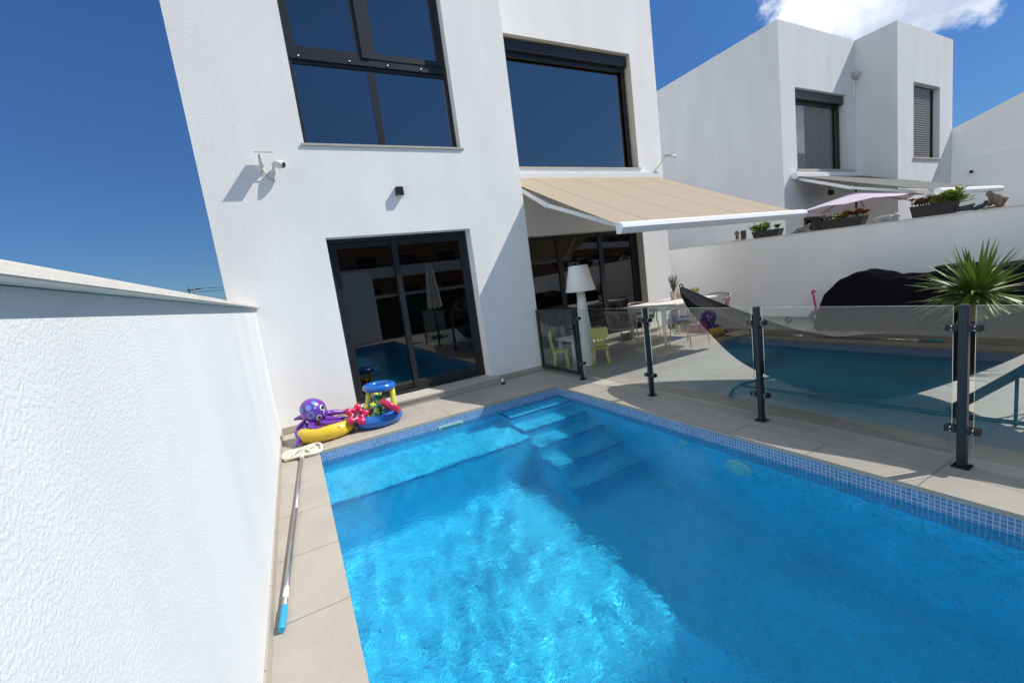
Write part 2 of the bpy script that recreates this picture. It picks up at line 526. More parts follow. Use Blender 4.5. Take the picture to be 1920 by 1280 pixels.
g = MB()
ring(g, -400, 400, -400, 600, PX0 - 0.2, PX1 + 0.2, PY0 - 0.2, PY1 + 0.2, -0.5, -0.12)
struct(g.build('ground', M['ground']), 'dry ground around the houses')
g = MB()
ring(g, -0.03, XP, YB, 1.2, 0.385, PX1 + 0.33, PY0 - 0.33, PY1 + 0.33, -0.10, -0.004)
g.box(4.2, XP, 1.2, 12, -0.1, -0.004)
struct(g.build('patio', M['deck']), 'beige tiled patio floor')
g = MB()
g.box(0.0, PX0 + 0.006, PY0 - 0.33, PY1, -0.032, 0.0)
g.box(PX1 - 0.006, PX1 + 0.33, PY0, PY1, -0.032, 0.0)
g.box(0.0, PX1 + 0.33, PY1, PY1 + 0.33, -0.032, 0.0)
g.box(PX0 + 0.006, PX1 + 0.33, PY0 - 0.33, PY0, -0.032, 0.0)
struct(g.build('pool_coping', M['coping']), 'beige stone coping round the pool')
g = MB()
ZF = -1.55
g.box(PX0 - 0.15, PX0, PY0 - 0.15, PY1 + 0.15, ZF - 0.1, -0.034)
g.box(PX1, PX1 + 0.15, PY0 - 0.15, PY1 + 0.15, ZF - 0.1, -0.034)
g.box(PX0, PX1, PY1, PY1 + 0.15, ZF - 0.1, -0.034)
g.box(PX0, PX1, PY0 - 0.15, PY0, ZF - 0.1, -0.034)
g.box(PX0, PX1, PY0, PY1, ZF - 0.1, ZF)
struct(g.build('pool_basin', M['pool_tile']), 'blue mosaic pool basin')
# waterline band of small mosaic tiles, 3 mm proud of the basin walls
g = MB()
e = 0.003
g.box(PX0, PX0 + e, PY0, PY1 - e, -0.30, -0.0325)
g.box(PX1 - e, PX1, PY0, PY1 - e, -0.30, -0.0325)
g.box(PX0, PX1, PY1 - e, PY1, -0.30, -0.0325)
g.box(PX0 + e, PX1 - e, PY0, PY0 + e, -0.30, -0.0325)
struct(g.build('waterline_tiles', M['mosaic']), 'band of small blue mosaic tiles at the waterline')
# entry steps and bench, under water
g = MB()
SX = 2.70
steps = [(-1.50, -0.24), (-1.84, -0.50), (-2.18, -0.76), (-2.52, -1.02), (-2.86, -1.28)]
yy = PY1
for y, z in steps:
    g.box(SX, PX1, y, yy, ZF, z); yy = y
g.box(PX0, SX, -2.05, PY1, ZF, -0.52)
struct(g.build('pool_steps', M['pool_tile']), 'underwater steps and bench in the far end of the pool')
g = MB()
yy = PY1
for y, z in steps:
    g.box(SX - 0.004, PX1 - 0.004, y - 0.004, y + 0.028, z - 0.02, z + 0.004)
    g.box(SX - 0.004, SX + 0.028, y + 0.028, yy, z - 0.02, z + 0.004)
    yy = y
g.box(PX0, SX - 0.004, -2.054, -2.026, -0.54, -0.516)
struct(g.build('step_edging', M['edge_tile']), 'dark blue tile edging on the pool steps and bench')


GX, GY, HX, HY = 3.08, -5.72, 3.35, -5.1


def water():
    nx, ny = 270, 680
    xs = np.linspace(PX0 + 0.0005, PX1 - 0.0005, nx); ys = np.linspace(PY0 + 0.0005, PY1 - 0.0005, ny)
    X, Y = np.meshgrid(xs, ys)
    rg = np.random.default_rng(7)
    wx = X + 0.10 * np.sin(2.1 * Y + 1.3 * X) + 0.05 * np.sin(5.3 * X - 1.7 * Y + 1)
    wy = Y + 0.10 * np.sin(1.7 * X - 0.9 * Y + 2) + 0.05 * np.sin(4.1 * Y + 2.9 * X)
    Z = np.zeros_like(X)
    for k in range(60):
        lam = 0.10 * (4.2 ** rg.random())
        th = rg.normal(1.05, 0.8) if rg.random() < .55 else rg.random() * 2 * PI
        kk = 2 * PI / lam
        a = 0.155 / kk ** 2 * (0.4 + rg.random()) * (1.0 if lam < 0.3 else 0.8); ph = rg.random() * 2 * PI
        Z += a * np.sin(kk * (wx * math.cos(th) + wy * math.sin(th)) + ph)
    # calmer along the far wall
    Z *= np.clip(0.6 + (PX1 - X) * 0.4, 0.6, 1.0)
    # small wind ripples in two patches, steep enough to glint in the sun
    Z2 = np.zeros_like(X)
    for k in range(16):
        lam = 0.05 + 0.05 * rg.random(); th = rg.random() * 2 * PI; kk = 2 * PI / lam
        Z2 += (0.10 / kk) * np.sin(kk * (wx * math.cos(th) + wy * math.sin(th)) + rg.random() * 6.28)
    patch = np.exp(-(((X - GX) / 0.30) ** 2 + ((Y - GY) / 0.22) ** 2)) + 0.7 * np.exp(-(((X - HX) / 0.45) ** 2 + ((Y - HY) / 0.25) ** 2))
    Z += Z2 * patch
    Z -= Z.mean(); Z += WZ
    v = np.stack([X, Y, Z], -1).reshape(-1, 3)
    i = np.arange(nx * ny).reshape(ny, nx)
    fc = np.stack([i[:-1, :-1], i[:-1, 1:], i[1:, 1:], i[1:, :-1]], -1).reshape(-1, 4)
    me = bpy.data.meshes.new('pool_water')
    me.from_pydata(v.tolist(), [], fc.tolist())
    me.shade_smooth()
    me.materials.append(M['water'])
    o = bpy.data.objects.new('pool_water', me)
    C.objects.link(o)
    struct(o, 'rippled clear blue pool water')
    o.cycles.is_caustics_caster = True


water()

for n_ in ('pool_basin', 'pool_steps', 'step_edging', 'waterline_tiles'):
    bpy.data.objects[n_].cycles.is_caustics_receiver = True
sun_l.cycles.is_caustics_light = True

# pool fittings
sk = thing('pool_skimmer', 'pale green skimmer mouth set into the far pool wall', 'skimmer', (1.98, PY1, WZ))
g = MB(); g.box(-0.17, 0.17, -0.012, -0.004, -0.10, 0.035, 0.003); g.build('face_plate', pmat('pale_aqua_plastic', (0.42, 0.62, 0.60), 0.4), sk)
g = MB(); g.box(-0.13, 0.13, -0.018, -0.0125, -0.07, 0.01); g.build('weir_flap', pmat('teal_plastic', (0.10, 0.32, 0.34), 0.4), sk)
p = atx(1395, 890, PX1)
pl_ = thing('pool_light', 'round pale underwater lamp on the long pool wall', 'pool light', (PX1, -4.05, -0.50))
g = MB(); g.lathe([(0.13, 0), (0.13, 0.02), (0.11, 0.035)], n=28); g.xf(Matrix.Rotation(-PI / 2, 4, 'Y')); g.build('bezel', M['white_plastic'], pl_)
g = MB(); g.lathe([(0.10, 0.036), (0.085, 0.05), (0.04, 0.058)], n=28); g.xf(Matrix.Rotation(-PI / 2, 4, 'Y')); g.build('lens', pmat('lamp_lens', (0.5, 0.75, 0.7), 0.2), pl_)
jt = thing('pool_jet', 'small round water inlet on the long pool wall', 'water inlet', (PX1, -3.45, -0.38))
g = MB(); g.lathe([(0.045, 0), (0.045, 0.012), (0.02, 0.016)], n=20); g.xf(Matrix.Rotation(-PI / 2, 4, 'Y')); g.build('nozzle', M['white_plastic'], jt)

# ------------------------------------------------------------------ garden walls
gw = thing('garden_wall', 'long rough white garden wall with stone coping along the left of the pool', 'wall', (-0.12, -5, 0))
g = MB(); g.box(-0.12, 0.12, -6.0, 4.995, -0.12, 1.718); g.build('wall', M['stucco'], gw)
g = MB(); g.box(-0.165, 0.168, -6.02, 4.992, 1.720, 1.744, 0.003); g.build('coping', M['cap'], gw)
g = MB(); g.box(0.12, 0.131, -5.9, 4.99, 0.001, 0.085); g.build('skirting', M['coping'], gw)

pw = thing('party_wall', 'smooth white wall with flower boxes between the two patios', 'wall', (XP, 0, 0))
g = MB(); g.prism([(YB, -0.12), (6, -0.12), (6, 1.855 + 0.0277 * 6), (YB, 1.855 + 0.0277 * YB)], 'x', 0.0, 0.16); g.build('wall', M['stucco_fine'], pw)
g = MB(); g.prism([(YB, 1.857 + 0.0277 * YB), (6, 1.857 + 0.0277 * 6), (6, 1.875 + 0.0277 * 6), (YB, 1.875 + 0.0277 * YB)], 'x', -0.012, 0.172); g.build('coping', M['cap'], pw)
g = MB(); g.box(-0.011, -0.0005, YB + 0.2, 6, 0.001, 0.08); g.build('skirting', M['deck'], pw)


def ztop(y): return 1.876 + 0.0277 * y


bw = thing('rear_wall', 'white rear wall of the patio with pale coping behind the parasol', 'wall', (5, YB, 0))
g = MB(); g.box(-5, 5.2, -0.2, 0, -0.12, 1.75); g.build('wall', M['stucco_fine'], bw)
g = MB(); g.box(-5.1, 5.2, -0.23, 0.03, 1.752, 1.79); g.build('coping', M['cap'], bw)


# ------------------------------------------------------------------ windows
def frame_rect(mb, x0, x1, z0, z1, y0, y1, w):
    mb.box(x0, x1, y0, y1, z1 - w, z1); mb.box(x0, x1, y0, y1, z0, z0 + w)
    mb.box(x0, x0 + w, y0, y1, z0 + w, z1 - w); mb.box(x1 - w, x1, y0, y1, z0 + w, z1 - w)


def room(parent, x0, x1, y0, y1, z0, z1, mat='interior'):
    """dim room behind a window, open towards the glass"""
    g = MB()
    t = 0.05
    g.box(x0 - t, x0, y0, y1, z0, z1); g.box(x1, x1 + t, y0, y1, z0, z1)
    g.box(x0, x1, y1, y1 + t, z0, z1); g.box(x0, x1, y0, y1, z0 - t, z0); g.box(x0, x1, y0, y1, z1, z1 + t)
    return g.build('room', M[mat], parent)


hs = thing('house', 'white two storey house with dark windows beside the pool', 'house', (0, 0, 0))
XL, XR, YR, XE, HT = -0.28, 4.21, 1.068, 8.80, 7.9
DX0, DX1, DZ0, DZ1 = 1.0, 3.157, 0.11, 2.55
UX0, UX1, UZ0, UZ1 = 0.955, 3.195, 3.79, 6.75
RDX0, RDX1, RDZ1 = 4.55, 7.98, 2.47
RUX0, RUX1, RUZ0, RUZ1 = 4.6, 8.04, 3.82, 6.26
g = MB()
walled(g, XL, XR - 0.3, -0.1, HT, 0.0, 0.3, [(DX0, DX1, DZ0, DZ1), (UX0, UX1, UZ0, UZ1)])
g.box(XR - 0.3, XR, 0.0, YR + 0.3, -0.1, HT)
walled(g, XR, XE, -0.1, HT, YR, 0.3, [(RDX0, RDX1, DZ0, RDZ1), (RUX0, RUX1, RUZ0, RUZ1)])
g.box(XE - 0.3, XE, YR + 0.3, 12, -0.1, HT)
g.box(XL, XL + 0.3, 0.3, 12, -0.1, HT)
g.box(XL + 0.3, XE - 0.3, 11.7, 12, -0.1, HT)
g.box(XL + 0.3, XE - 0.3, 0.31 + YR, 11.7, HT - 0.5, HT - 0.3)
g.build('wall', M['stucco_facade'], hs)
for a in ((XL + 0.29, DX0 - 0.02, -0.012, -0.001), (3.27, XR + 0.011, -0.012, -0.001), (XR + 0.0005, XR + 0.011, -0.0008, YR - 0.001), (8.06, XE, YR - 0.012, YR - 0.001)):
    g = MB(); g.box(*a, 0.001, 0.085); g.build('skirting', M['coping'], hs)
# painted window surrounds (the beige reveals), 2 mm inside the openings
def reveal(x0, x1, z0, z1, y, dep, sill=True):
    g = MB(); t = 0.002
    g.box(x0, x0 + t, y + 0.001, y + dep, z0, z1); g.box(x1 - t, x1, y + 0.001, y + dep, z0, z1)
    g.box(x0 + t, x1 - t, y + 0.001, y + dep, z1 - t, z1)
    g.build('window_reveal', M['reveal'], hs)
reveal(RUX0, RUX1, RUZ0, RUZ1, YR, 0.26)
reveal(RDX0, RDX1, DZ0, RDZ1, YR, 0.26)

# sliding patio door
yd = 0.21
o = MB(); frame_rect(o, DX0 + 0.002, DX1 - 0.002, DZ0 + 0.002, DZ1 - 0.001, yd, yd + 0.085, 0.055)
sd = o.build('sliding_door', M['frame'], hs)
xm = 1.965
g = MB(); frame_rect(g, DX0 + 0.06, xm + 0.04, DZ0 + 0.06, DZ1 - 0.06, yd + 0.045, yd + 0.08, 0.075); g.build('rear_sash', M['frame'], sd)
g = MB(); frame_rect(g, xm - 0.045, DX1 - 0.06, DZ0 + 0.06, DZ1 - 0.06, yd + 0.005, yd + 0.04, 0.085)
g.box(xm - 0.04, xm + 0.035, yd - 0.006, yd + 0.004, DZ0 + 0.1, DZ1 - 0.1); g.build('front_sash', M['frame'], sd)
g = MB(); g.box(DX0 + 0.135, xm - 0.046, yd + 0.058, yd + 0.066, DZ0 + 0.135, DZ1 - 0.135); g.build('pane', M['door_glass'], sd)
g = MB(); g.box(xm + 0.04, DX1 - 0.145, yd + 0.018, yd + 0.026, DZ0 + 0.145, DZ1 - 0.145); g.build('pane', M['door_glass'], sd)
room(hs, 0.2, 3.85, 0.32, 4.0, 0.05, 3.0)
# threshold
g = MB(); g.box(DX0 - 0.01, DX1 + 0.075, -0.215, 0.22, 0.085, 0.112, 0.003); g.box(DX0, DX1 + 0.065, -0.19, 0.0, 0.001, 0.085)
g.build('door_step', M['stone'], hs)

# large four-light window above
yw = 0.14
o = MB(); frame_rect(o, UX0 + 0.001, UX1 - 0.001, UZ0 + 0.002, UZ1 - 0.001, yw, yw + 0.09, 0.05)
uw = o.build('window', M['frame'], hs)
zb = 4.95
g = MB()
g.box(UX0 + 0.05, UX1 - 0.05, yw + 0.01, yw + 0.08, zb - 0.085, zb + 0.075)
g.box(UX0 + 0.05, UX1 - 0.05, yw - 0.012, yw + 0.008, zb - 0.035, zb + 0.02)
xq = 2.03
g.box(xq - 0.05, xq + 0.045, yw + 0.012, yw + 0.07, UZ0 + 0.05, zb - 0.086)
g.box(xq - 0.09, xq + 0.02, yw - 0.005, yw + 0.05, zb + 0.076, UZ1 - 0.05)
g.build('mullion', M['frame'], uw)
g = MB()
frame_rect(g, UX0 + 0.051, xq - 0.091, zb + 0.077, UZ1 - 0.051, yw + 0.015, yw + 0.06, 0.065)
g.build('left_sash', M['frame'], uw)
g = MB()
frame_rect(g, xq + 0.021, UX1 - 0.051, zb + 0.077, UZ1 - 0.051, yw + 0.002, yw + 0.045, 0.075)
g.build('right_sash', M['frame'], uw)
for a in ((UX0 + 0.05, xq - 0.051, UZ0 + 0.05, zb - 0.086), (xq + 0.046, UX1 - 0.05, UZ0 + 0.05, zb - 0.086), (UX0 + 0.117, xq - 0.157, zb + 0.143, UZ1 - 0.117), (xq + 0.097, UX1 - 0.127, zb + 0.153, UZ1 - 0.127)):
    g = MB(); g.box(a[0], a[1], yw + 0.03, yw + 0.038, a[2], a[3]); g.build('pane', M['window_glass'], uw)
g = MB()
for x in (1.1, 1.75, 2.28, 2.78):
    g = MB(); g.ball((x, yw - 0.014, zb + 0.0), 0.014, n=10); g.build('fixing_cap', M['steel'], uw)
pass
g = MB(); g.box(UX0 - 0.04, UX1 + 0.045, -0.02, yw + 0.01, UZ0 - 0.032, UZ0, 0.003); g.build('sill', M['stone'], uw)
room(hs, 0.5, 3.85, 0.32, 3.6, 3.5, 7.2)

# recessed upper window with shutter box
yr = YR + 0.20
o = MB(); frame_rect(o, RUX0 + 0.003, RUX1 - 0.003, RUZ0 + 0.002, RUZ1 - 0.24, yr, yr + 0.08, 0.07)
rw = o.build('window', M['frame'], hs)
g = MB(); g.box(RUX0 + 0.07, RUX1 - 0.07, yr + 0.03, yr + 0.038, RUZ0 + 0.07, RUZ1 - 0.31); g.build('pane', M['window_glass'], rw)
g = MB(); g.box(RUX0 + 0.003, RUX1 - 0.03, yr - 0.12, yr + 0.08, RUZ1 - 0.238, RUZ1 - 0.035, 0.012); g.build('shutter_box', M['frame'], rw)
g = MB(); g.box(RUX1 - 0.13, RUX1 - 0.07, yr - 0.05, yr - 0.001, RUZ0 + 0.03, RUZ1 - 0.24); g.box(RUX0 + 0.07, RUX1 - 0.135, yr - 0.045, yr - 0.002, RUZ1 - 0.33, RUZ1 - 0.24); g.build('shutter_guide', M['frame'], rw)
g = MB(); g.box(RUX0 - 0.05, RUX1 + 0.06, YR - 0.025, yr, RUZ0 - 0.035, RUZ0, 0.003); g.build('sill', M['stone'], rw)
room(hs, 4.3, 8.4, YR + 0.32, 5.0, 3.6, 6.9)

# recessed patio door under the awning
o = MB(); frame_rect(o, RDX0 + 0.003, RDX1 - 0.003, DZ0 + 0.002, RDZ1 - 0.003, yr, yr + 0.09, 0.07)
rd = o.build('sliding_door', M['frame'], hs)
g = MB()
for x in (5.72, 6.86):
    g.box(x - 0.06, x + 0.06, yr + 0.01, yr + 0.07, DZ0 + 0.072, RDZ1 - 0.073)
g.box(RDX1 - 0.2, RDX1 - 0.073, yr + 0.012, yr + 0.07, DZ0 + 0.072, RDZ1 - 0.073)
g.build('stile', M['frame'], rd)
for a, b in ((RDX0 + 0.073, 5.66), (5.78, 6.80), (6.92, RDX1 - 0.2)):
    g = MB(); g.box(a, b, yr + 0.036, yr + 0.044, DZ0 + 0.072, RDZ1 - 0.073); g.build('pane', M['door_glass'], rd)
g = MB(); g.box(RDX0 - 0.02, RDX1 + 0.07, YR - 0.2, yr, 0.085, 0.112, 0.003); g.box(RDX0 - 0.01, RDX1 + 0.06, YR - 0.175, YR, 0.001, 0.085); g.build('door_step', M['stone'], hs)
room(hs, 4.3, 8.4, YR + 0.32, 5.0, 0.05, 3.0)

# ------------------------------------------------------------------ neighbour's house and far boundary
nb = thing('neighbour_house', 'white two storey house with grey awning beyond the party wall', 'house', (0, 0, 0))
NX = 12.8
k_ = (NX - 0.383) / 4.136   # scale of the neighbour's plot
NY, NH, NY2 = -6.389 + 2.31 * k_, 1.62 + 1.925 * k_, -6.389 + 1.974 * k_
NX1, NX3 = 0.383 + 5.451 * k_, 0.383 + 6.7436 * k_
w0 = aty(1490, 163, NY); w1 = aty(1587, 183, NY); w2 = aty(1583, 318, NY)
n0 = aty(1713, 153, NY2); n1 = aty(1762, 163, NY2); n2 = aty(1762, 297, NY2)
WX0, WX1, WZ0, WZ1 = w0.x, w1.x, w2.z, w0.z
QX0, QX1, QZ0, QZ1 = n0.x, (n1.x + n2.x) / 2, n2.z, n0.z
g = MB()
walled(g, NX, NX1, -0.1, NH, NY, 0.3, [(WX0, WX1, WZ0, WZ1), (NX + 0.9, NX + 2.6, 0.1, 2.35)])
walled(g, NX1, NX3, -0.1, NH, NY2, 0.3, [(QX0, QX1, QZ0, QZ1)])
g.box(NX1, NX1 + 0.3, NY2 + 0.3, NY + 0.3, -0.1, NH)
g.box(NX, NX + 0.3, NY + 0.3, 12, -0.1, NH)
g.box(NX3 - 0.3, NX3, NY2 + 0.3, 12, -0.1, NH)
g.box(NX + 0.3, NX3 - 0.3, 11.7, 12, -0.1, NH)
g.box(NX + 0.3, NX3 - 0.3, NY + 0.31, 11.7, NH - 0.5, NH - 0.3)
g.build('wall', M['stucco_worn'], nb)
yq = NY + 0.2
M['blind'] = pmat('grey_roller_blind', (0.20, 0.205, 0.21), 0.85, var=0.12, scale=3)
g = MB(); frame_rect(g, WX0 + 0.002, WX1 - 0.002, WZ0 + 0.002, WZ1 - 0.25, yq, yq + 0.08, 0.07); g.box(WX1 - 0.2, WX1 - 0.13, yq - 0.05, yq - 0.001, WZ0 + 0.01, WZ1 - 0.25)
f = g.build('window', M['frame'], nb)
g = MB(); g.box(WX0 + 0.07, WX1 - 0.07, yq + 0.03, yq + 0.038, WZ0 + 0.07, WZ1 - 0.32); g.build('pane', pane_mat('clear_window_glass', 0.06, (0.85, 0.86, 0.86)), f)
g = MB(); g.box(WX0 + 0.001, WX1 - 0.03, yq - 0.13, yq + 0.08, WZ1 - 0.248, WZ1 - 0.03, 0.01); g.build('shutter_box', M['frame'], f)
g = MB()
nfold = 60
xs_ = np.linspace(WX0 + 0.05, WX1 - 0.05, nfold)
for i in range(nfold - 1):
    a = 0.012 * math.sin(i * 1.57); b = 0.012 * math.sin((i + 1) * 1.57)
    g.add([(xs_[i], yq + 0.16 + a, WZ0), (xs_[i + 1], yq + 0.16 + b, WZ0), (xs_[i + 1], yq + 0.16 + b, WZ1 - 0.1), (xs_[i], yq + 0.16 + a, WZ1 - 0.1)], [(0, 1, 2, 3)])
g.build('curtain', M['blind'], f)
g = MB(); g.box(WX0 - 0.05, WX1 + 0.35, NY - 0.04, yq, WZ0 - 0.05, WZ0, 0.003); g.build('sill', M['stone'], f)
# narrow window with half closed slatted shutter
yq2 = NY2 + 0.16
g = MB(); frame_rect(g, QX0 + 0.002, QX1 - 0.002, QZ0 + 0.002, QZ1 - 0.002, yq2, yq2 + 0.08, 0.06)
f = g.build('window', M['frame'], nb)
g = MB(); g.box(QX0 + 0.06, QX1 - 0.06, yq2 + 0.03, yq2 + 0.038, QZ0 + 0.06, QZ1 - 0.06); g.build('pane', M['window_glass'], f)
g = MB()
nsl = 30
for i in range(nsl):
    z = QZ0 + 0.05 + (QZ1 - QZ0 - 0.1) * i / nsl
    h = (QZ1 - QZ0 - 0.1) / nsl
    g.add([(QX0 + 0.03, yq2 - 0.004, z), (QX1 - 0.32, yq2 - 0.004, z), (QX1 - 0.32, yq2 - 0.03, z + h * 0.25), (QX0 + 0.03, yq2 - 0.03, z + h * 0.25),
           (QX0 + 0.03, yq2 - 0.03, z + h * 0.7), (QX1 - 0.32, yq2 - 0.03, z + h * 0.7), (QX1 - 0.32, yq2 - 0.004, z + h), (QX0 + 0.03, yq2 - 0.004, z + h)],
          [(0, 1, 2, 3), (3, 2, 5, 4), (4, 5, 6, 7)])
g.build('shutter', pmat('grey_shutter_slats', (0.16, 0.165, 0.17), 0.5), f)
g = MB(); g.box(QX0 - 0.04, QX1 + 0.04, NY2 - 0.04, yq2, QZ0 - 0.045, QZ0, 0.003); g.build('sill', M['stone'], f)
# rooms behind
room(nb, NX + 0.4, NX1 + 0.5, NY + 0.45, NY + 3, WZ0 - 0.3, WZ1 + 0.2)
room(nb, NX1 + 0.6, NX3 - 0.5, NY2 + 0.4, NY2 + 2, QZ0 - 0.3, QZ1 + 0.2)
# patio door of the neighbour
yq3 = NY + 0.2
g = MB(); frame_rect(g, NX + 0.903, NX + 2.597, 0.102, 2.347, yq3, yq3 + 0.08, 0.08); g.box(NX + 1.7, NX + 1.8, yq3 + 0.01, yq3 + 0.07, 0.2, 2.26)
f = g.build('patio_door', M['frame'], nb)
g = MB(); g.box(NX + 0.98, NX + 2.52, yq3 + 0.075, yq3 + 0.083, 0.18, 2.27); g.build('pane', M['door_glass'], f)
# vent hood and conduit in the inner corner
p = aty(1601, 143, NY)
g = MB(); g.lathe([(0.09, 0), (0.09, 0.12), (0.07, 0.16), (0.03, 0.18)], n=20); g.xf(Matrix.Translation((NX1 - 0.14, NY, p.z)) @ Matrix.Rotation(PI / 2, 4, 'X')); g.build('vent', pmat('grey_vent_plastic', (0.42, 0.42, 0.42), 0.6), nb)
g = MB(); g.tube([(NX1 - 0.15, NY - 0.02, p.z - 0.1), (NX1 - 0.15, NY - 0.02, p.z - 0.35), (NX1 - 0.2, NY - 0.02, p.z - 0.6)], 0.018); g.build('conduit', M['white_plastic'], nb)
p = aty(1555, 362, NY)
lm = thing('wall_light', 'small black cube lamp on the neighbour wall under the grey awning', 'wall lamp', (p.x, NY, p.z))
g = MB(); g.box(-0.06, 0.06, -0.10, -0.001, -0.07, 0.07, 0.006); g.build('housing', M['black'], lm)
g = MB(); g.tube([(0, -0.01, 0.07), (0, -0.01, 0.3)], 0.006, 6); g.build('cable', M['black'], lm)

fw = thing('boundary_wall', 'tall shaded white wall on the far side of the neighbour plot', 'wall', (0, 0, 0))
FX = NX3
a = atx(1790, 240, FX); b = atx(1920, 172, FX)
sl_ = (b.z - a.z) / (b.y - a.y)
g = MB(); g.prism([(-11, -0.1), (NY2 - 0.001, -0.1), (NY2 - 0.001, a.z + sl_ * (NY2 - a.y)), (-11, a.z + sl_ * (-11 - a.y))], 'x', FX, FX + 0.25); g.build('upper_wall', M['stucco_fine'], fw)
a2 = atx(1790, 302, FX)
g = MB(); g.prism([(-11, -0.1), (NY2 - 0.002, -0.1), (NY2 - 0.002, a2.z), (-11, a2.z)], 'x', FX - 0.05, FX - 0.002); g.build('lower_wall', M['stucco_fine'], fw)
p = atx(1788, 328, FX - 0.05)
lm2 = thing('wall_spot', 'small black spotlight on the tall shaded boundary wall', 'spotlight', (FX - 0.05, NY2 - 0.5, p.z))
g = MB(); g.tube([(0, 0, 0), (-0.08, 0, 0.0)], 0.02); g.build('bracket', M['black'], lm2)
g = MB(); g.tube([(-0.08, 0.02, 0.0), (-0.15, -0.03, -0.04)], [0.035, 0.042], 12); g.build('head', M['black'], lm2)


# ------------------------------------------------------------------ awnings
def fabric_mat(name, col, tr, seam):
    m = pmat(name, col, 0.9, spec=0.1, trans=tr, bump=0.0006, bscale=220)
    nt = m.node_tree; N, L = nt.nodes, nt.links
    b = N['Principled BSDF']
    uv = N.new('ShaderNodeUVMap'); sx = N.new('ShaderNodeSeparateXYZ'); L.new(uv.outputs[0], sx.inputs[0])
    fr = N.new('ShaderNodeMath'); fr.operation = 'PINGPONG'; fr.inputs[1].default_value = 0.50
    L.new(sx.outputs[0], fr.inputs[0])
    r = N.new('ShaderNodeMapRange'); r.inputs[1].default_value = 0.0; r.inputs[2].default_value = 0.022; r.inputs[3].default_value = seam; r.inputs[4].default_value = 1
    L.new(fr.outputs[0], r.inputs[0])
    n = N.new('ShaderNodeTexNoise'); n.inputs['Scale'].default_value = 3; n.inputs['Detail'].default_value = 3
    mp = N.new('ShaderNodeMapping'); mp.inputs['Scale'].default_value = (8, 0.4, 1); L.new(uv.outputs[0], mp.inputs[0]); L.new(mp.outputs[0], n.inputs['Vector'])
    r2 = N.new('ShaderNodeMapRange'); r2.inputs[3].default_value = 0.9; r2.inputs[4].default_value = 1.1; L.new(n.outputs[0], r2.inputs[0])
    mm = N.new('ShaderNodeMath'); mm.operation = 'MULTIPLY'; L.new(r.outputs[0], mm.inputs[0]); L.new(r2.outputs[0], mm.inputs[1])
    mx = N.new('ShaderNodeVectorMath'); mx.operation = 'SCALE'; mx.inputs[0].default_value = col; L.new(mm.outputs[0], mx.inputs['Scale'])
    L.new(mx.outputs[0], b.inputs['Base Color'])
    return m


def awning(name, label, x0, x1, yb, zb_, yf, zf, fab, arm_l=True, sag=0.03):
    t = thing(name, label, 'awning', (0, 0, 0))
    nx, ny = 14, 14
    g = MB()
    top = []; 
    for j in range(ny + 1):
        v = j / ny
        for i in range(nx + 1):
            u = i / nx
            s = -sag * math.sin(PI * v) * (0.6 + 0.4 * math.sin(PI * u))
            top.append((x0 + 0.06 + (x1 - x0 - 0.12) * u, yb - 0.1 + (yf - yb + 0.1) * v, zb_ + (zf - zb_) * v + s))
    n_ = len(top)
    low = [(p[0], p[1], p[2] - 0.003) for p in top]
    fs = []
    for j in range(ny):
        for i in range(nx):
            a = j * (nx + 1) + i
            fs.append((a, a + 1, a + nx + 2, a + nx + 1)); fs.append((n_ + a, n_ + a + nx + 1, n_ + a + nx + 2, n_ + a + 1))
    g.add(top + low, fs, True)
    g.build('fabric', fab, t, fixn=False)
    g = MB(); g.box(x0, x1, yb - 0.16, yb - 0.001, zb_ - 0.08, zb_ + 0.10, 0.03); g.build('cassette', M['white_metal'], t)
    g = MB()
    pf = [(yf + 0.03, zf + 0.02), (yf - 0.03, zf + 0.035), (yf - 0.085, zf + 0.01), (yf - 0.10, zf - 0.04), (yf - 0.08, zf - 0.095), (yf - 0.03, zf - 0.115), (yf + 0.03, zf - 0.105)]
    g.prism(pf, 'x', x0, x1)
    g.build('front_bar', M['white_metal'], t)
    for (xs0, xe, xf) in ((x0 + 0.18, x0 + 0.85, x0 + 0.3), (x1 - 0.18, x1 - 0.85, x1 - 0.3)):
        g = MB()
        p = Vector((xs0, yb - 0.14, zb_ - 0.09)); q = Vector((xe, (yb + yf) / 2 + 0.1, (zb_ + zf) / 2 - 0.12)); r = Vector((xf, yf + 0.06, zf - 0.05))
        if arm_l and xs0 < (x0 + x1) / 2: q.x = x0 + 0.10; q.z += 0.02
        g.beam(p, q, 0.055, 0.075); g.beam(q, r, 0.045, 0.06); g.ball(q, 0.05, n=10)
        g.build('folding_arm', M['white_metal'], t)
    return t


M['awn'] = fabric_mat('beige_awning_fabric', (0.455, 0.385, 0.295), 0.22, 0.5)
M['awn_grey'] = fabric_mat('grey_awning_fabric', (0.17, 0.17, 0.165), 0.06, 0.75)
awning('awning', 'wide beige awning with white front bar over the dining table', 4.30, 8.52, YR, 3.60, -2.12, 2.16, M['awn'])
al = aty(1492, 330, NY - 0.1)
fl = atx(1757, 356, al.x)
fr_ = aty(1873, 351, fl.y)
awning('awning', 'dark grey awning with white front bar on the neighbour house', al.x - 0.06, fr_.x, NY, al.z, fl.y, fl.z, M['awn_grey'], sag=0.02)

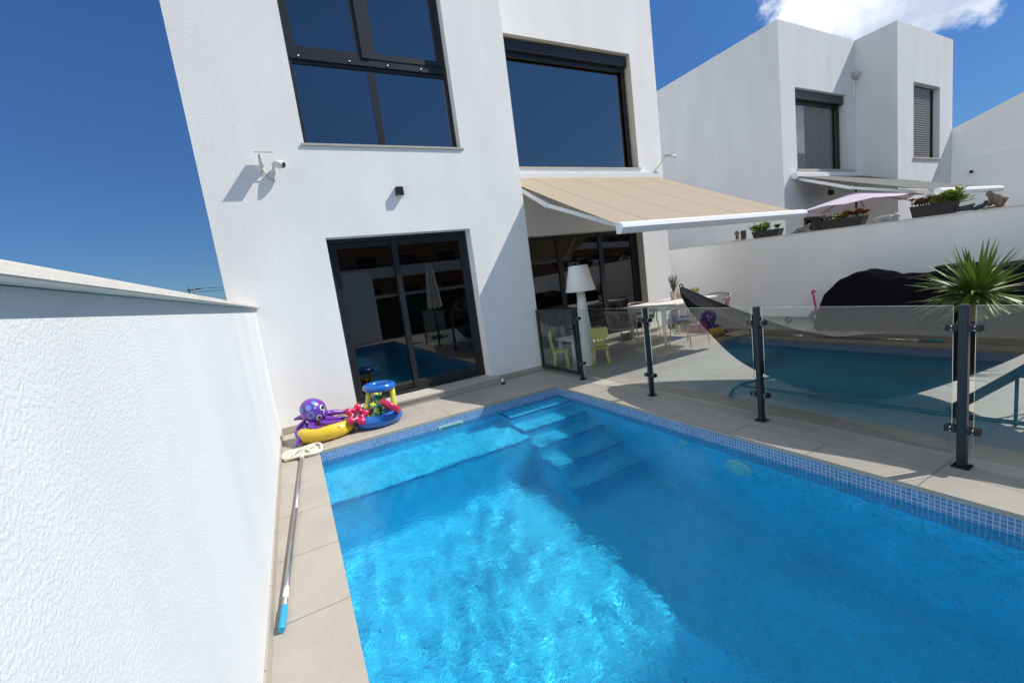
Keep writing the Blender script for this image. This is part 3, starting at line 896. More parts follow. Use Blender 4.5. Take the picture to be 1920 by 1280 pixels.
# neighbour's parasol
pa = thing('parasol', 'open lilac white parasol under the grey awning next door', 'parasol', (0, 0, 0))
ap = atx(1605, 360, 13.3)
M['lilac'] = pmat('lilac_white_canvas', (0.62, 0.56, 0.66), 0.9, trans=0.25)
g = MB(); R_ = 1.5; a0 = 0.35
rim = [Vector((ap.x + R_ * math.cos(a0 + i * PI / 4), ap.y + R_ * 0.8 * math.sin(a0 + i * PI / 4), ap.z - 0.33)) for i in range(8)]
rim2 = []
for i in range(8):
    rim2.append(rim[i]); m_ = (rim[i] + rim[(i + 1) % 8]) / 2; m_.z += 0.05; rim2.append(m_)
apex = Vector((ap.x, ap.y, ap.z))
vs = [apex] + rim2 + [apex - Vector((0, 0, .004))] + [r - Vector((0, 0, .004)) for r in rim2]
fs = [(0, 1 + i, 1 + (i + 1) % 16) for i in range(16)] + [(17, 18 + (i + 1) % 16, 18 + i) for i in range(16)]
g.add(vs, fs); g.build('canopy', M['lilac'], pa, fixn=False)
g = MB(); g.tube([(ap.x, ap.y, 0), (ap.x, ap.y, ap.z + 0.08)], 0.024); g.build('pole', M['frame'], pa)
g = MB()
for i in range(8): g.tube([apex - Vector((0, 0, .02)), rim[i] - Vector((0, 0, .012))], 0.009, 6)
g.build('ribs', M['frame'], pa)
g = MB(); g.lathe([(0.28, 0), (0.28, 0.05), (0.06, 0.09)], (ap.x, ap.y, 0.0)); g.build('base', M['frame'], pa)
g = MB(); g.box(XP + 0.17, NX3 - 0.06, -11, NY - 0.002, -0.1, 0.0)
struct(g.build('neighbour_patio', M['deck']), 'patio floor of the neighbouring plot')

# ------------------------------------------------------------------ glass pool fence
fx = 4.17
pf_ = thing('pool_fence', 'glass pool fence on anthracite posts with a small gate', 'fence', (fx, 0, 0))
PH = 1.10
ys_posts = [-1.19, -2.60, -3.985, -5.35, -6.72]
pw_ = 0.0235


def post_parts(par, y):
    g = MB(); g.box(-pw_, pw_, y - pw_, y + pw_, 0.008, PH, 0.004); po = g.build('post', M['post'], par)
    g = MB(); g.box(-0.045, 0.045, y - 0.045, y + 0.045, 0.0, 0.008, 0.002)
    for sx_ in (-.034, .034):
        for sy_ in (-.034, .034): g.lathe([(0.007, 0), (0.007, 0.006)], (sx_, y + sy_, 0.008), 8)
    g.build('base_plate', M['black'], po)
    return po


def clamp(po, y, z, s):
    g = MB()
    g.box(-0.026, -0.008, y + s * pw_ if s > 0 else y - pw_ - 0.062, y + pw_ + 0.062 if s > 0 else y - pw_, z - 0.022, z + 0.022, 0.003)
    g.box(0.008, 0.026, y + s * pw_ if s > 0 else y - pw_ - 0.062, y + pw_ + 0.062 if s > 0 else y - pw_, z - 0.022, z + 0.022, 0.003)
    g.cur = 1
    for dz in (-0.012, 0.012):
        g.ball((-0.0265, y + s * (pw_ + 0.03), z + dz), 0.006, n=8)
    g.build('clamp', [M['black'], M['steel']], po)


for i, y in enumerate(ys_posts):
    po = post_parts(pf_, y)
    for z in (0.26, 0.95):
        if i > 0: clamp(po, y, z, 1)
        clamp(po, y, z, -1)
for i in range(4):
    ya, yb_ = ys_posts[i], ys_posts[i + 1]
    g = MB(); g.box(-0.005, 0.005, yb_ + pw_ + 0.028, ya - pw_ - 0.028, 0.07, PH - 0.006)
    gp = g.build('glass_panel', [M['fence_glass'], M['glass_edge']], pf_)
    for p in gp.data.polygons:
        if abs(p.normal.x) < 0.5: p.material_index = 1
gate = MB()
gy0, gy1 = -1.19 + 0.05, -0.045
frame_rect(gate, -0.02, 0.02, 0.06, PH - 0.01, 0, 1, 0.05)
# frame_rect works in x; rotate so that the gate lies along y
gate = MB()
for (a, b, c, d) in ((gy0, gy1, PH - 0.06, PH - 0.01), (gy0, gy1, 0.06, 0.11), (gy0, gy0 + 0.045, 0.11, PH - 0.06), (gy1 - 0.045, gy1, 0.11, PH - 0.06)):
    gate.box(-0.02, 0.02, a, b, c, d)
gt = gate.build('gate', M['post'], pf_)
g = MB(); g.box(-0.004, 0.004, gy0 + 0.044, gy1 - 0.044, 0.109, PH - 0.059); g.build('pane', M['fence_glass'], gt)
g = MB(); g.box(-0.035, -0.021, gy0 + 0.005, gy0 + 0.035, 0.70, 0.86, 0.003); g.tube([(-0.04, gy0 + 0.02, 0.80), (-0.07, gy0 + 0.02, 0.80), (-0.07, gy0 + 0.13, 0.80)], 0.009, 8); g.build('handle', M['black'], gt)
g = MB()
for z in (0.25, 0.9):
    g = MB(); g.tube([(0, gy0 - 0.008, z - 0.04), (0, gy0 - 0.008, z + 0.04)], 0.012, 8); g.build('hinge', M['steel'], gt)

# ------------------------------------------------------------------ wall mounted things on our house
wl = thing('wall_light', 'small dark cube lamp on the facade above the patio door', 'wall lamp', (2.11, 0, 3.14))
g = MB(); g.box(-0.055, 0.055, -0.075, -0.001, -0.06, 0.06, 0.004); g.build('housing', M['frame'], wl)
g = MB(); g.box(-0.04, 0.04, -0.065, -0.01, -0.064, -0.0605); g.build('diffuser', M['white_plastic'], wl)

cm = thing('security_camera', 'white camera under a small solar panel on the facade', 'security camera', (0.40, 0, 3.42))
g = MB(); g.lathe([(0.030, 0), (0.030, 0.012)], (0, 0, 0), n=16); g.xf(Matrix.Rotation(PI / 2, 4, 'X')); g.tube([(0, -0.012, 0.0), (0, -0.03, 0.03), (0.0, -0.06, 0.10), (0.0, -0.10, 0.19)], [0.02, 0.024, 0.02, 0.009]); g.ball((0, -0.045, 0.06), 0.03, n=12); g.build('mount', M['white_plastic'], cm)
g = MB(); g.box(-0.10, 0.11, -0.15, 0.0, -0.003, 0.004, 0.002); g.xf(Matrix.Translation((0.05, -0.05, 0.225)) @ Matrix.Rotation(0.29, 4, 'X')); g.build('solar_panel', [M['white_plastic']], cm)
g = MB(); g.box(-0.092, 0.102, -0.143, -0.007, 0.0045, 0.006); g.xf(Matrix.Translation((0.05, -0.05, 0.225)) @ Matrix.Rotation(0.29, 4, 'X')); g.build('solar_cells', pmat('solar_cells', (0.02, 0.02, 0.05), 0.2), cm)
g = MB(); g.lathe([(0.03, 0), (0.03, 0.012)], n=16); g.xf(Matrix.Translation((0.12, 0, -0.01)) @ Matrix.Rotation(PI / 2, 4, 'X')); g.tube([(0.12, -0.01, -0.01), (0.125, -0.04, 0.01), (0.14, -0.06, 0.06)], 0.013); g.ball((0.145, -0.06, 0.075), 0.026, n=12); g.build('camera_arm', M['white_plastic'], cm)
g = MB(); g.tube([(0.155, -0.05, 0.085), (0.17, -0.058, 0.085), (0.245, -0.105, 0.062), (0.256, -0.112, 0.058)], [0.03, 0.047, 0.047, 0.042], 16); g.tube([(0.205, -0.08, 0.03), (0.205, -0.08, -0.01)], 0.004, 6); g.build('camera_body', M['white_plastic'], cm)
g = MB(); g.tube([(0.2565, -0.1124, 0.0578), (0.262, -0.116, 0.056)], 0.034, 14); g.build('lens', M['black'], cm)
g = MB(); g.tube([(0.01, -0.05, 0.02), (0.03, -0.03, -0.04), (0.07, -0.02, -0.09), (0.13, -0.03, -0.13), (0.11, -0.04, -0.08)], 0.005, 6); g.build('cable', pmat('tan_cable', (0.35, 0.27, 0.18), 0.6), cm)

cm2 = thing('security_camera', 'second small white camera on the corner of the house above the awning', 'security camera', (8.70, YR, 3.86))
g = MB(); g.tube([(-0.03, -0.0, 0.0), (0.0, -0.12, 0.12), (0.06, -0.2, 0.17), (0.14, -0.26, 0.15)], 0.014); g.build('mount', M['white_plastic'], cm2)
g = MB(); g.tube([(0.12, -0.24, 0.16), (0.2, -0.33, 0.12)], 0.035, 12); g.build('camera_body', M['white_plastic'], cm2)
g = MB(); g.box(-0.07, 0.12, -0.30, -0.12, 0.18, 0.19); g.build('solar_panel', M['white_plastic'], cm2)

flt = thing('floor_spotlight', 'small steel spotlight on the coping below the facade corner', 'spotlight', (3.24, -0.27, 0.0))
g = MB(); g.lathe([(0.036, 0.0), (0.036, 0.03)], n=20); g.build('base', M['frame'], flt)
g = MB(); g.lathe([(0.040, 0.031), (0.042, 0.035), (0.042, 0.085), (0.036, 0.088), (0.034, 0.072), (0.01, 0.070)], n=24); g.build('body', M['steel'], flt)


# ------------------------------------------------------------------ pool net on its pole
net = thing('pool_net', 'cream rimmed pool net on a long grey pole lying on the coping', 'pool net', (0.0, 0.0, 0.0))
p0 = Vector((0.215, -1.30, 0.03)); p1 = Vector((0.052, -4.02, 0.020))
dr = (p1 - p0).normalized()
g = MB(); g.tube([p0, p0 + dr * 1.3], 0.0125, 14); g.tube([p0 + dr * 1.3, p1 - dr * 0.02], 0.0155, 14); g.build('pole', M['alu'], net)
g = MB(); g.tube([p1 - dr * 0.36, p1 - dr * 0.26], 0.0162, 14); g.build('sticker', M['white_plastic'], net)
g = MB(); g.tube([p1 - dr * 0.19, p1 - dr * 0.18, p1 - dr * 0.01, p1], [0.017, 0.019, 0.019, 0.016], 16); g.build('grip', pmat('blue_rubber_grip', (0.03, 0.33, 0.55), 0.55), net)
M['rope'] = pmat('cream_net_rim', (0.66, 0.61, 0.52), 0.8, bump=0.001, bscale=120)
def rimpts(sx_, sy_, dz=0.0, seed=0):
    r = random.Random(seed); o = []
    for i in range(40):
        a = 2 * PI * i / 40
        c_, s_ = math.cos(a), math.sin(a)
        q = (abs(c_) ** 3.2 + abs(s_) ** 3.2) ** (-1 / 3.2)
        o.append((0.225 + sx_ * c_ * q, -1.09 + sy_ * s_ * q + 0.02 * math.sin(a * 2), 0.026 + dz + 0.008 * math.sin(a * 3)))
    return o
g = MB(); g.tube(rimpts(0.20, 0.165), 0.017, 10, closed=True); g.tube([(0.21, -1.26, 0.03), (0.218, -1.34, 0.03)], 0.022, 10); g.build('rim', M['rope'], net)
g = MB()
r = random.Random(4)
nxn, nyn = 14, 12
vs = []
for j in range(nyn + 1):
    for i in range(nxn + 1):
        u, v = i / nxn, j / nyn
        e_ = math.sin(PI * u) * math.sin(PI * v)
        vs.append((0.04 + 0.37 * u, -1.235 + 0.29 * v, 0.018 + e_ * (0.02 * math.sin(9 * u + 4 * v) + 0.02 * r.random())))
fs = [(j * (nxn + 1) + i, j * (nxn + 1) + i + 1, (j + 1) * (nxn + 1) + i + 1, (j + 1) * (nxn + 1) + i) for j in range(nyn) for i in range(nxn)]
g.add(vs, fs, True)
g.tube([(0.12, -1.20, 0.04), (0.16, -1.10, 0.055), (0.24, -1.02, 0.05), (0.20, -0.96, 0.04)], 0.012, 8)
g.tube([(0.30, -1.20, 0.04), (0.27, -1.12, 0.055), (0.34, -1.05, 0.05), (0.36, -0.98, 0.04)], 0.012, 8)
g.build('net_bag', M['rope'], net)


# ------------------------------------------------------------------ inflatable toys
def vinyl(name, col, rough=0.22):
    return pmat(name, col, rough, coat=0.3, bump=0.005, bscale=16, var=0.06, scale=5)
M['purple'] = vinyl('purple_vinyl', (0.15, 0.035, 0.36)); M['yellow'] = vinyl('yellow_vinyl', (0.68, 0.48, 0.03)); M['tblue'] = vinyl('blue_vinyl', (0.012, 0.13, 0.50))
M['spot'] = vinyl('pale_blue_print', (0.12, 0.24, 0.62)); M['red'] = vinyl('magenta_vinyl', (0.56, 0.015, 0.09)); M['lime'] = vinyl('lime_vinyl', (0.55, 0.58, 0.06)); M['green'] = vinyl('green_vinyl', (0.01, 0.20, 0.16))
M['eye_white'] = vinyl('white_print', (0.75, 0.8, 0.85))

oc = thing('octopus_float', 'purple octopus baby float with a yellow ring on the coping', 'inflatable toy', (0.50, -0.60, 0.0))
oc.scale = (0.93, 0.93, 0.93)
g = MB(); g.torus((0.03, -0.03, 0.105), 0.26, 0.098, 44, 16, 1.08, 0.88, 1.0, wr=0.06); g.build('ring', M['yellow'], oc)
g = MB(); g.torus((0.03, -0.03, 0.105), 0.359, 0.0035, 60, 6, 1.065, 0.875); g.build('seam', pmat('yellow_seam', (0.5, 0.33, 0.02), 0.5), oc)
g = MB(); g.tube([(0.18, -0.30, 0.16), (0.185, -0.315, 0.185)], 0.009, 10); g.build('valve', M['eye_white'], oc)
HC = Vector((-0.07, 0.02, 0.375)); HR = Matrix.Rotation(0.95, 3, 'Y') @ Matrix.Rotation(0.1, 3, 'X')
# head: a teardrop that narrows towards the neck
hr = Matrix.Rotation(-0.75, 3, 'Y') @ Matrix.Rotation(0.35, 3, 'X')
def hf(p): 
    k = 1.0 if p.z > 0 else 1 - 0.42 * min(1, -p.z / 0.2) ** 1.3
    return Vector((p.x * k, p.y * k, p.z))
g = MB(); g.ball(HC, 0.165, (1, 1, 1.22), 26, hr, hf)
oh = g.build('head', M['purple'], oc)
def on_head(d):
    d = Vector(d).normalized(); q = Vector((d.x, d.y, d.z * 1.22)) * 0.165
    return HC + hr @ hf(q), (hr @ Vector((d.x, d.y, d.z / 1.22))).normalized()
def disc(mb, c, nrm, rx, ry, off, bulge=0.004, n=18):
    a = nrm.cross(Vector((0, 0, 1))).normalized(); b = a.cross(nrm)
    mb.add([c + nrm * (off + bulge)] + [c + a * rx * math.cos(2 * PI * i / n) + b * ry * math.sin(2 * PI * i / n) + nrm * (off - 0.25 * max(rx, ry) ** 2 / 0.165 * 1.6) for i in range(n)],
           [(0, 1 + i, 1 + (i + 1) % n) for i in range(n)], True)
inv_ = hr.inverted()
def hd(wx_, wy_, wz_): return inv_ @ Vector((wx_, wy_, wz_))
for (dw, rr) in (((0.15, -0.75, 0.75), 0.034), ((-0.30, -0.85, 0.42), 0.040), ((0.12, -0.88, 0.35), 0.022), ((-0.28, -0.95, -0.15), 0.052), ((-0.75, -0.6, 0.3), 0.03)):
    g = MB(); c_, nn = on_head(hd(*dw)); disc(g, c_, nn, rr, rr * 1.05, 0.0045); g.build('spot', M['spot'], oh)
g = MB(); c_, nn = on_head(hd(-0.28, -0.95, -0.15)); disc(g, c_, nn, 0.028, 0.028, 0.008); g.build('spot', M['purple'], oh)
for dw in ((0.62, -0.80, 0.28), (0.22, -0.92, -0.42)):
    c_, nn = on_head(hd(*dw))
    g = MB(); disc(g, c_, nn, 0.036, 0.042, 0.006); g.build('eye', M['eye_white'], oh)
    g = MB(); disc(g, c_ + Vector((0.004, -0.002, 0.004)), nn, 0.022, 0.028, 0.012); g.build('pupil', M['black'], oh)
g = MB(); c_, nn = on_head(hd(0.80, -0.78, -0.22)); a_ = nn.cross(Vector((0, 0, 1))).normalized(); b_ = a_.cross(nn)
g.tube([c_ + nn * 0.006 + b_ * 0.035 * math.cos(t) + a_ * 0.03 * math.sin(t) for t in np.linspace(-0.2, 2.2, 8)], 0.004, 6); g.build('smile', M['eye_white'], oh)
tent = [[(-0.2, 0.05, 0.24), (-0.30, 0.02, 0.20), (-0.34, -0.10, 0.14), (-0.30, -0.20, 0.06)], [(0.04, 0.04, 0.30), (0.18, 0.10, 0.27), (0.30, 0.12, 0.24), (0.40, 0.05, 0.20)],
        [(0.03, -0.04, 0.25), (0.14, -0.08, 0.22), (0.26, -0.06, 0.21), (0.36, -0.10, 0.18)], [(-0.02, -0.08, 0.22), (0.02, -0.16, 0.21), (0.14, -0.22, 0.21), (0.26, -0.20, 0.20)],
        [(-0.12, -0.06, 0.24), (-0.16, -0.16, 0.20), (-0.10, -0.24, 0.20), (0.0, -0.27, 0.20)], [(-0.16, 0.10, 0.30), (-0.26, 0.16, 0.30), (-0.34, 0.16, 0.29)],
        [(-0.18, -0.02, 0.22), (-0.26, -0.12, 0.15), (-0.34, -0.20, 0.05), (-0.36, -0.24, 0.03)], [(-0.04, 0.14, 0.25), (0.06, 0.2, 0.22), (0.16, 0.22, 0.2)]]
for tp in tent:
    P_ = [Vector(q) for q in tp]
    # smooth
    Q = []
    for i in range(len(P_) - 1):
        for t in (0, .33, .66): Q.append(P_[i].lerp(P_[i + 1], t))
    Q.append(P_[-1])
    for _ in range(2): Q = [Q[0]] + [(Q[i - 1] + Q[i] * 2 + Q[i + 1]) / 4 for i in range(1, len(Q) - 1)] + [Q[-1]]
    nq = len(Q)
    g = MB(); g.tube(Q, [0.046 * (1 - 0.75 * (i / (nq - 1)) ** 1.5) for i in range(nq)], 12); g.build('tentacle', M['purple'], oc)

hp = thing('hoop_float', 'blue inflatable hoop game with yellow posts beside the patio door', 'inflatable toy', (1.17, -0.66, 0.0))
g = MB(); g.torus((0, 0, 0.085), 0.235, 0.082, 44, 16, 1.0, 0.92, 1.0, wr=0.04); g.build('base_ring', M['tblue'], hp)
g = MB(); g.torus((0, 0, 0.085), 0.317, 0.003, 60, 6, 1.0, 0.92); g.build('seam', pmat('blue_seam', (0.01, 0.07, 0.3), 0.5), hp)
g = MB(); g.torus((0.095, 0.10, 0.47), 0.168, 0.050, 40, 14, 1.0, 1.0, 0.95, Matrix.Rotation(0.05, 3, 'Y')); g.build('hoop', M['tblue'], hp)
for (a, b) in (((-0.15, -0.04, 0.13), (-0.05, 0.06, 0.44)), ((0.21, -0.10, 0.13), (0.25, 0.06, 0.44)), ((0.10, 0.19, 0.13), (0.09, 0.26, 0.44))):
    a, b = Vector(a), Vector(b)
    g = MB(); g.tube([a, a.lerp(b, .3), a.lerp(b, .7), b], [0.034, 0.037, 0.037, 0.033], 14); g.build('post', M['lime'], hp)


def torus_toy(name, label, loc, R, r, rot, mats, stripes=True, star=False, nmain=0.0):
    n, k = 48, 14
    g = MB(); vs = []; fs = []
    for i in range(n):
        a = 2 * PI * i / n
        RR = R * (1 + (0.30 * math.cos(5 * a) if star else 0))
        r_ = r * (1 + (0.12 * math.cos(5 * a) if star else 0))
        for j in range(k):
            b = 2 * PI * j / k
            vs.append(((RR + r_ * math.cos(b)) * math.cos(a), (RR + r_ * math.cos(b)) * math.sin(a), r_ * math.sin(b)))
    for i in range(n):
        for j in range(k):
            fs.append((i * k + j, ((i + 1) % n) * k + j, ((i + 1) % n) * k + (j + 1) % k, i * k + (j + 1) % k))
    g.add(vs, fs, True)
    if stripes:
        for q in range(len(g.mi)): g.mi[q] = 1 if ((q // k) % 8) in (0, 1, 2) and (q % k) < 11 else 0
    o = g.build(name, mats)
    o.location = loc; o.rotation_euler = rot
    return tag(o, label, 'inflatable ring', 'throwing rings of the hoop game')


torus_toy('inflatable_ring', 'magenta star shaped ring leaning between octopus and hoop game', (0.90, -0.78, 0.215), 0.088, 0.045, (0.95, 0.1, 0.2), [M['red']], False, True)
torus_toy('inflatable_ring', 'magenta ring lying on the front edge of the blue base', (1.31, -0.86, 0.24), 0.115, 0.036, (0.15, 0.75, 0.5), [M['red']], False)
torus_toy('inflatable_ring', 'green and yellow striped ring standing inside the hoop game', (1.24, -0.56, 0.28), 0.105, 0.04, (1.25, 0.25, 1.0), [M['green'], M['lime']])
torus_toy('inflatable_ring', 'yellow and green striped ring leaning on the left yellow post', (1.07, -0.72, 0.20), 0.085, 0.038, (1.1, -0.3, -0.3), [M['lime'], M['green']])
torus_toy('inflatable_ring', 'teal ring at the bottom of the blue base', (1.16, -0.68, 0.12), 0.09, 0.032, (0.3, 0.2, 0), [M['green']], False)
torus_toy('inflatable_ring', 'dark red ring behind the striped rings', (1.20, -0.42, 0.25), 0.08, 0.035, (1.3, 0, 0.4), [M['red']], False)

# ------------------------------------------------------------------ terrace furniture
fl_ = thing('floor_lamp', 'tall white plastic floor lamp beside the glass gate', 'floor lamp', (4.90, -0.40, 0.0))
g = MB(); g.lathe([(0.155, 0), (0.155, 0.012), (0.148, 0.02), (0.068, 1.30)], n=32); g.build('base', M['white_plastic'], fl_)
g = MB(); g.lathe([(0.085, 1.301), (0.255, 1.305), (0.26, 1.315), (0.165, 1.74), (0.155, 1.75)], n=36); g.build('lamp_shade', M['white_plastic'], fl_)
M['kyellow'] = pmat('yellow_childrens_plastic', (0.66, 0.58, 0.16), 0.5)
M['kwhite'] = pmat('white_childrens_plastic', (0.70, 0.71, 0.70), 0.5)


def kid_chair(label, x, y, rz):
    t = thing('childrens_chair', label, 'childrens chair', (x, y, 0), rz, 'yellow plastic childrens chairs')
    g = MB(); g.box(-0.15, 0.15, -0.14, 0.14, 0.285, 0.315, 0.012); g.build('seat', M['kyellow'], t)
    for sx_ in (-1, 1):
        for sy_ in (-1, 1):
            g = MB(); g.tube([(sx_ * 0.105, sy_ * 0.095, 0.29), (sx_ * 0.115, sy_ * 0.105, 0.15), (sx_ * 0.135, sy_ * 0.125, 0.0)], [0.024, 0.027, 0.037], 14); g.build('leg', M['kyellow'], t)
    g = MB()
    for sx_ in (-0.055, 0.055): g.tube([(sx_ * 1.1, 0.12, 0.31), (sx_, 0.145, 0.50)], [0.024, 0.02], 10)
    g.tube([(0, 0.12, 0.31), (0, 0.145, 0.50)], 0.012, 8)
    poly = [(-0.115, 0.47), (0.115, 0.47), (0.15, 0.53), (0.155, 0.62), (0.135, 0.67), (0.06, 0.665), (0, 0.655), (-0.06, 0.665), (-0.135, 0.67), (-0.155, 0.62), (-0.15, 0.53)]
    g.prism(poly, 'y', 0.13, 0.165)
    g.build('backrest', M['kyellow'], t)
    return t


kid_chair('yellow plastic childrens chair standing in front of the white floor lamp', 5.02, -0.62, 2.50)
kid_chair('yellow plastic childrens chair seen through the gate beside the small white table', 4.47, -0.20, 0.95)
kt = thing('childrens_table', 'small white plastic childrens table behind the gate', 'childrens table', (4.90, -0.08, 0))
g = MB(); g.box(-0.27, 0.27, -0.27, 0.27, 0.44, 0.475, 0.015); g.build('tabletop', M['kwhite'], kt)
for sx_ in (-1, 1):
    for sy_ in (-1, 1):
        g = MB(); g.tube([(sx_ * 0.2, sy_ * 0.2, 0.44), (sx_ * 0.2, sy_ * 0.2, 0.2), (sx_ * 0.22, sy_ * 0.22, 0)], [0.032, 0.036, 0.05], 12); g.build('leg', M['kwhite'], kt)

dt = thing('dining_table', 'white wooden dining table under the edge of the beige awning', 'dining table', (7.42, -0.08, 0), 0.06)
g = MB()
for i in range(8):
    g.box(-0.85, 0.85, -0.52 + i * 0.13, -0.52 + i * 0.13 + 0.122, 0.755, 0.785, 0.003)
g.box(-0.78, 0.78, -0.46, 0.46, 0.68, 0.754)
M['wood_white'] = pmat('white_painted_wood', (0.72, 0.70, 0.66), 0.6, var=0.05, scale=6)
g.build('tabletop', M['wood_white'], dt)
for sx_ in (-1, 1):
    for sy_ in (-1, 1):
        g = MB(); g.lathe([(0.045, 0.68), (0.045, 0.56), (0.032, 0.53), (0.048, 0.45), (0.05, 0.35), (0.03, 0.18), (0.04, 0.12), (0.028, 0.0)][::-1], (sx_ * 0.74, sy_ * 0.42, 0), 14); g.build('leg', M['wood_white'], dt)

M['rope_taupe'] = pmat('taupe_rope_weave', (0.36, 0.29, 0.26), 0.85)
M['cushion'] = pmat('grey_seat_cushion', (0.20, 0.20, 0.215), 0.9, var=0.05)
M['chair_metal'] = pmat('light_grey_chair_metal', (0.55, 0.55, 0.54), 0.4)


def rope_chair(label, x, y, rz):
    t = thing('rope_chair', label, 'garden chair', (x, y, 0), rz, 'rope back chairs round the dining table')
    g = MB(); g.lathe([(0.19, 0), (0.225, 0.015), (0.235, 0.04), (0.21, 0.065), (0.1, 0.075)], (0, 0, 0.425), 26, 1.0, 0.95); g.build('seat_cushion', M['cushion'], t)
    g = MB(); g.torus((0, 0, 0.415), 0.245, 0.011, 32, 8, 1, 0.95); g.build('seat_frame', M['chair_metal'], t)
    arc = [(-0.5 * PI + 0.15) + i * (2 * PI - 0.3 - 1.3) / 26 for i in range(27)]
    a0_ = -0.22 * PI; a1_ = 1.22 * PI
    top = []
    for i in range(27):
        a = a0_ + (a1_ - a0_) * i / 26
        z = 0.66 + 0.12 * math.sin(max(0, min(PI, (a - a0_) / (a1_ - a0_) * PI)))
        top.append((0.31 * math.cos(a), 0.29 * math.sin(a), z))
    g = MB(); g.tube(top, 0.013, 10); g.build('back_rail', M['rope_taupe'], t)
    g = MB()
    for i in range(53):
        a = a0_ + (a1_ - a0_) * i / 52
        z = 0.66 + 0.12 * math.sin((a - a0_) / (a1_ - a0_) * PI)
        g.tube([(0.31 * math.cos(a), 0.29 * math.sin(a), z), (0.25 * math.cos(a), 0.237 * math.sin(a), 0.415)], 0.0052, 5, cap=False)
    g.build('rope_back', M['rope_taupe'], t)
    for (sx_, sy_) in ((-1, -1), (1, -1), (-1, 1), (1, 1)):
        g = MB(); g.tube([(sx_ * 0.27, sy_ * 0.2, 0.64 if sy_ < 0 else 0.415), (sx_ * 0.225, sy_ * 0.2, 0.41), (sx_ * 0.26, sy_ * 0.25, 0.0)], 0.0115, 8); g.build('leg', M['chair_metal'], t)
    return t


rope_chair('rope back chair with grey cushion nearest the fence at the dining table', 6.98, -0.86, PI)
rope_chair('rope back chair at the left end of the dining table in shade', 6.22, 0.15, PI / 2)
rope_chair('rope back chair behind the potted herb side of the dining table', 7.35, 0.66, 0.15)
rope_chair('rope back chair at the far right end beside the party wall', 8.62, -0.25, -PI / 2 + 0.2)


def leafy(mb, c, n, R, ll, lw, seed=0, flat=0.6, up=0.0):
    r = random.Random(seed)
    for i in range(n):
        d = Vector((r.gauss(0, 1), r.gauss(0, 1), abs(r.gauss(0, 1)) * flat + up)).normalized()
        p = Vector(c) + Vector((d.x * R * r.random(), d.y * R * r.random(), R * r.random() * 1.2))
        q = p + d * ll * (0.6 + 0.6 * r.random())
        s_ = d.cross(Vector((r.random() - .5, r.random() - .5, 1))).normalized() * lw * (0.6 + 0.6 * r.random())
        m_ = p.lerp(q, .5) + Vector((0, 0, ll * 0.12))
        mb.add([p, m_ - s_, q, m_ + s_], [(0, 1, 2, 3)])


TT = 0.785
pt = thing('potted_herb', 'bushy green herb in a pale clay pot on the dining table', 'potted plant', (7.75, 0.10, TT))
g = MB(); g.lathe([(0.055, 0), (0.075, 0.15), (0.08, 0.155), (0.08, 0.175), (0.068, 0.175), (0.066, 0.15)], n=22); g.build('pot', pmat('pale_terracotta', (0.60, 0.50, 0.42), 0.8, var=0.06), pt)
g = MB(); g.lathe([(0.066, 0.155), (0.01, 0.165)], n=14); g.build('soil', pmat('brown_soil', (0.10, 0.05, 0.03), 0.95), pt)
g = MB(); r = random.Random(2)
for i in range(22):
    a = r.random() * 2 * PI; rr = r.random() * 0.14; h = 0.2 + 0.17 * r.random()
    b = Vector((rr * math.cos(a), rr * math.sin(a), 0.17 + h)); g.tube([(0.02 * math.cos(a), 0.02 * math.sin(a), 0.16), b * 0.6 + Vector((0, 0, 0.09)), b], 0.003, 5)
    for k in range(13):
        t = 0.25 + 0.75 * k / 12; c_ = Vector((b.x * t, b.y * t, 0.16 + (b.z - 0.16) * t))
        an = r.random() * 6.28; d_ = Vector((math.cos(an), math.sin(an), 0.45)); s_ = Vector((-d_.y, d_.x, 0)) * 0.006
        g.add([c_, c_ + d_ * 0.028 - s_ * 1.8, c_ + d_ * 0.06, c_ + d_ * 0.028 + s_ * 1.8], [(0, 1, 2, 3)])
g.build('foliage', pmat('grey_green_leaves', (0.13, 0.19, 0.09), 0.6, var=0.3, scale=20), pt)
jr = thing('glass_jar', 'pale jar standing just right of the potted herb', 'jar', (7.92, 0.02, TT))
g = MB(); g.lathe([(0.045, 0), (0.055, 0.02), (0.055, 0.10), (0.035, 0.125), (0.035, 0.14)], n=20); g.build('body', pmat('pale_ceramic', (0.62, 0.60, 0.56), 0.3), jr)
g = MB(); g.lathe([(0.038, 0.141), (0.038, 0.165), (0.015, 0.17)], n=20); g.build('lid', M['wood_white'], jr)
jr = thing('white_bottle', 'slim white bottle behind the pale jar on the table', 'bottle', (7.93, 0.13, TT))
g = MB(); g.lathe([(0.04, 0), (0.042, 0.02), (0.04, 0.16), (0.016, 0.21), (0.015, 0.26)], n=18); g.build('body', M['white_plastic'], jr)
fp = thing('yellow_plant', 'low yellow green plant on the dining table beside the hammock tip', 'potted plant', (8.05, -0.18, TT))
g = MB(); g.lathe([(0.05, 0), (0.075, 0.07), (0.08, 0.08)], n=18); g.build('bowl', pmat('ochre_bowl', (0.40, 0.30, 0.10), 0.6), fp)
g = MB(); leafy(g, (0, 0, 0.07), 120, 0.09, 0.07, 0.014, 5); g.build('foliage', pmat('yellow_green_leaves', (0.36, 0.33, 0.05), 0.6, var=0.3, scale=20), fp)

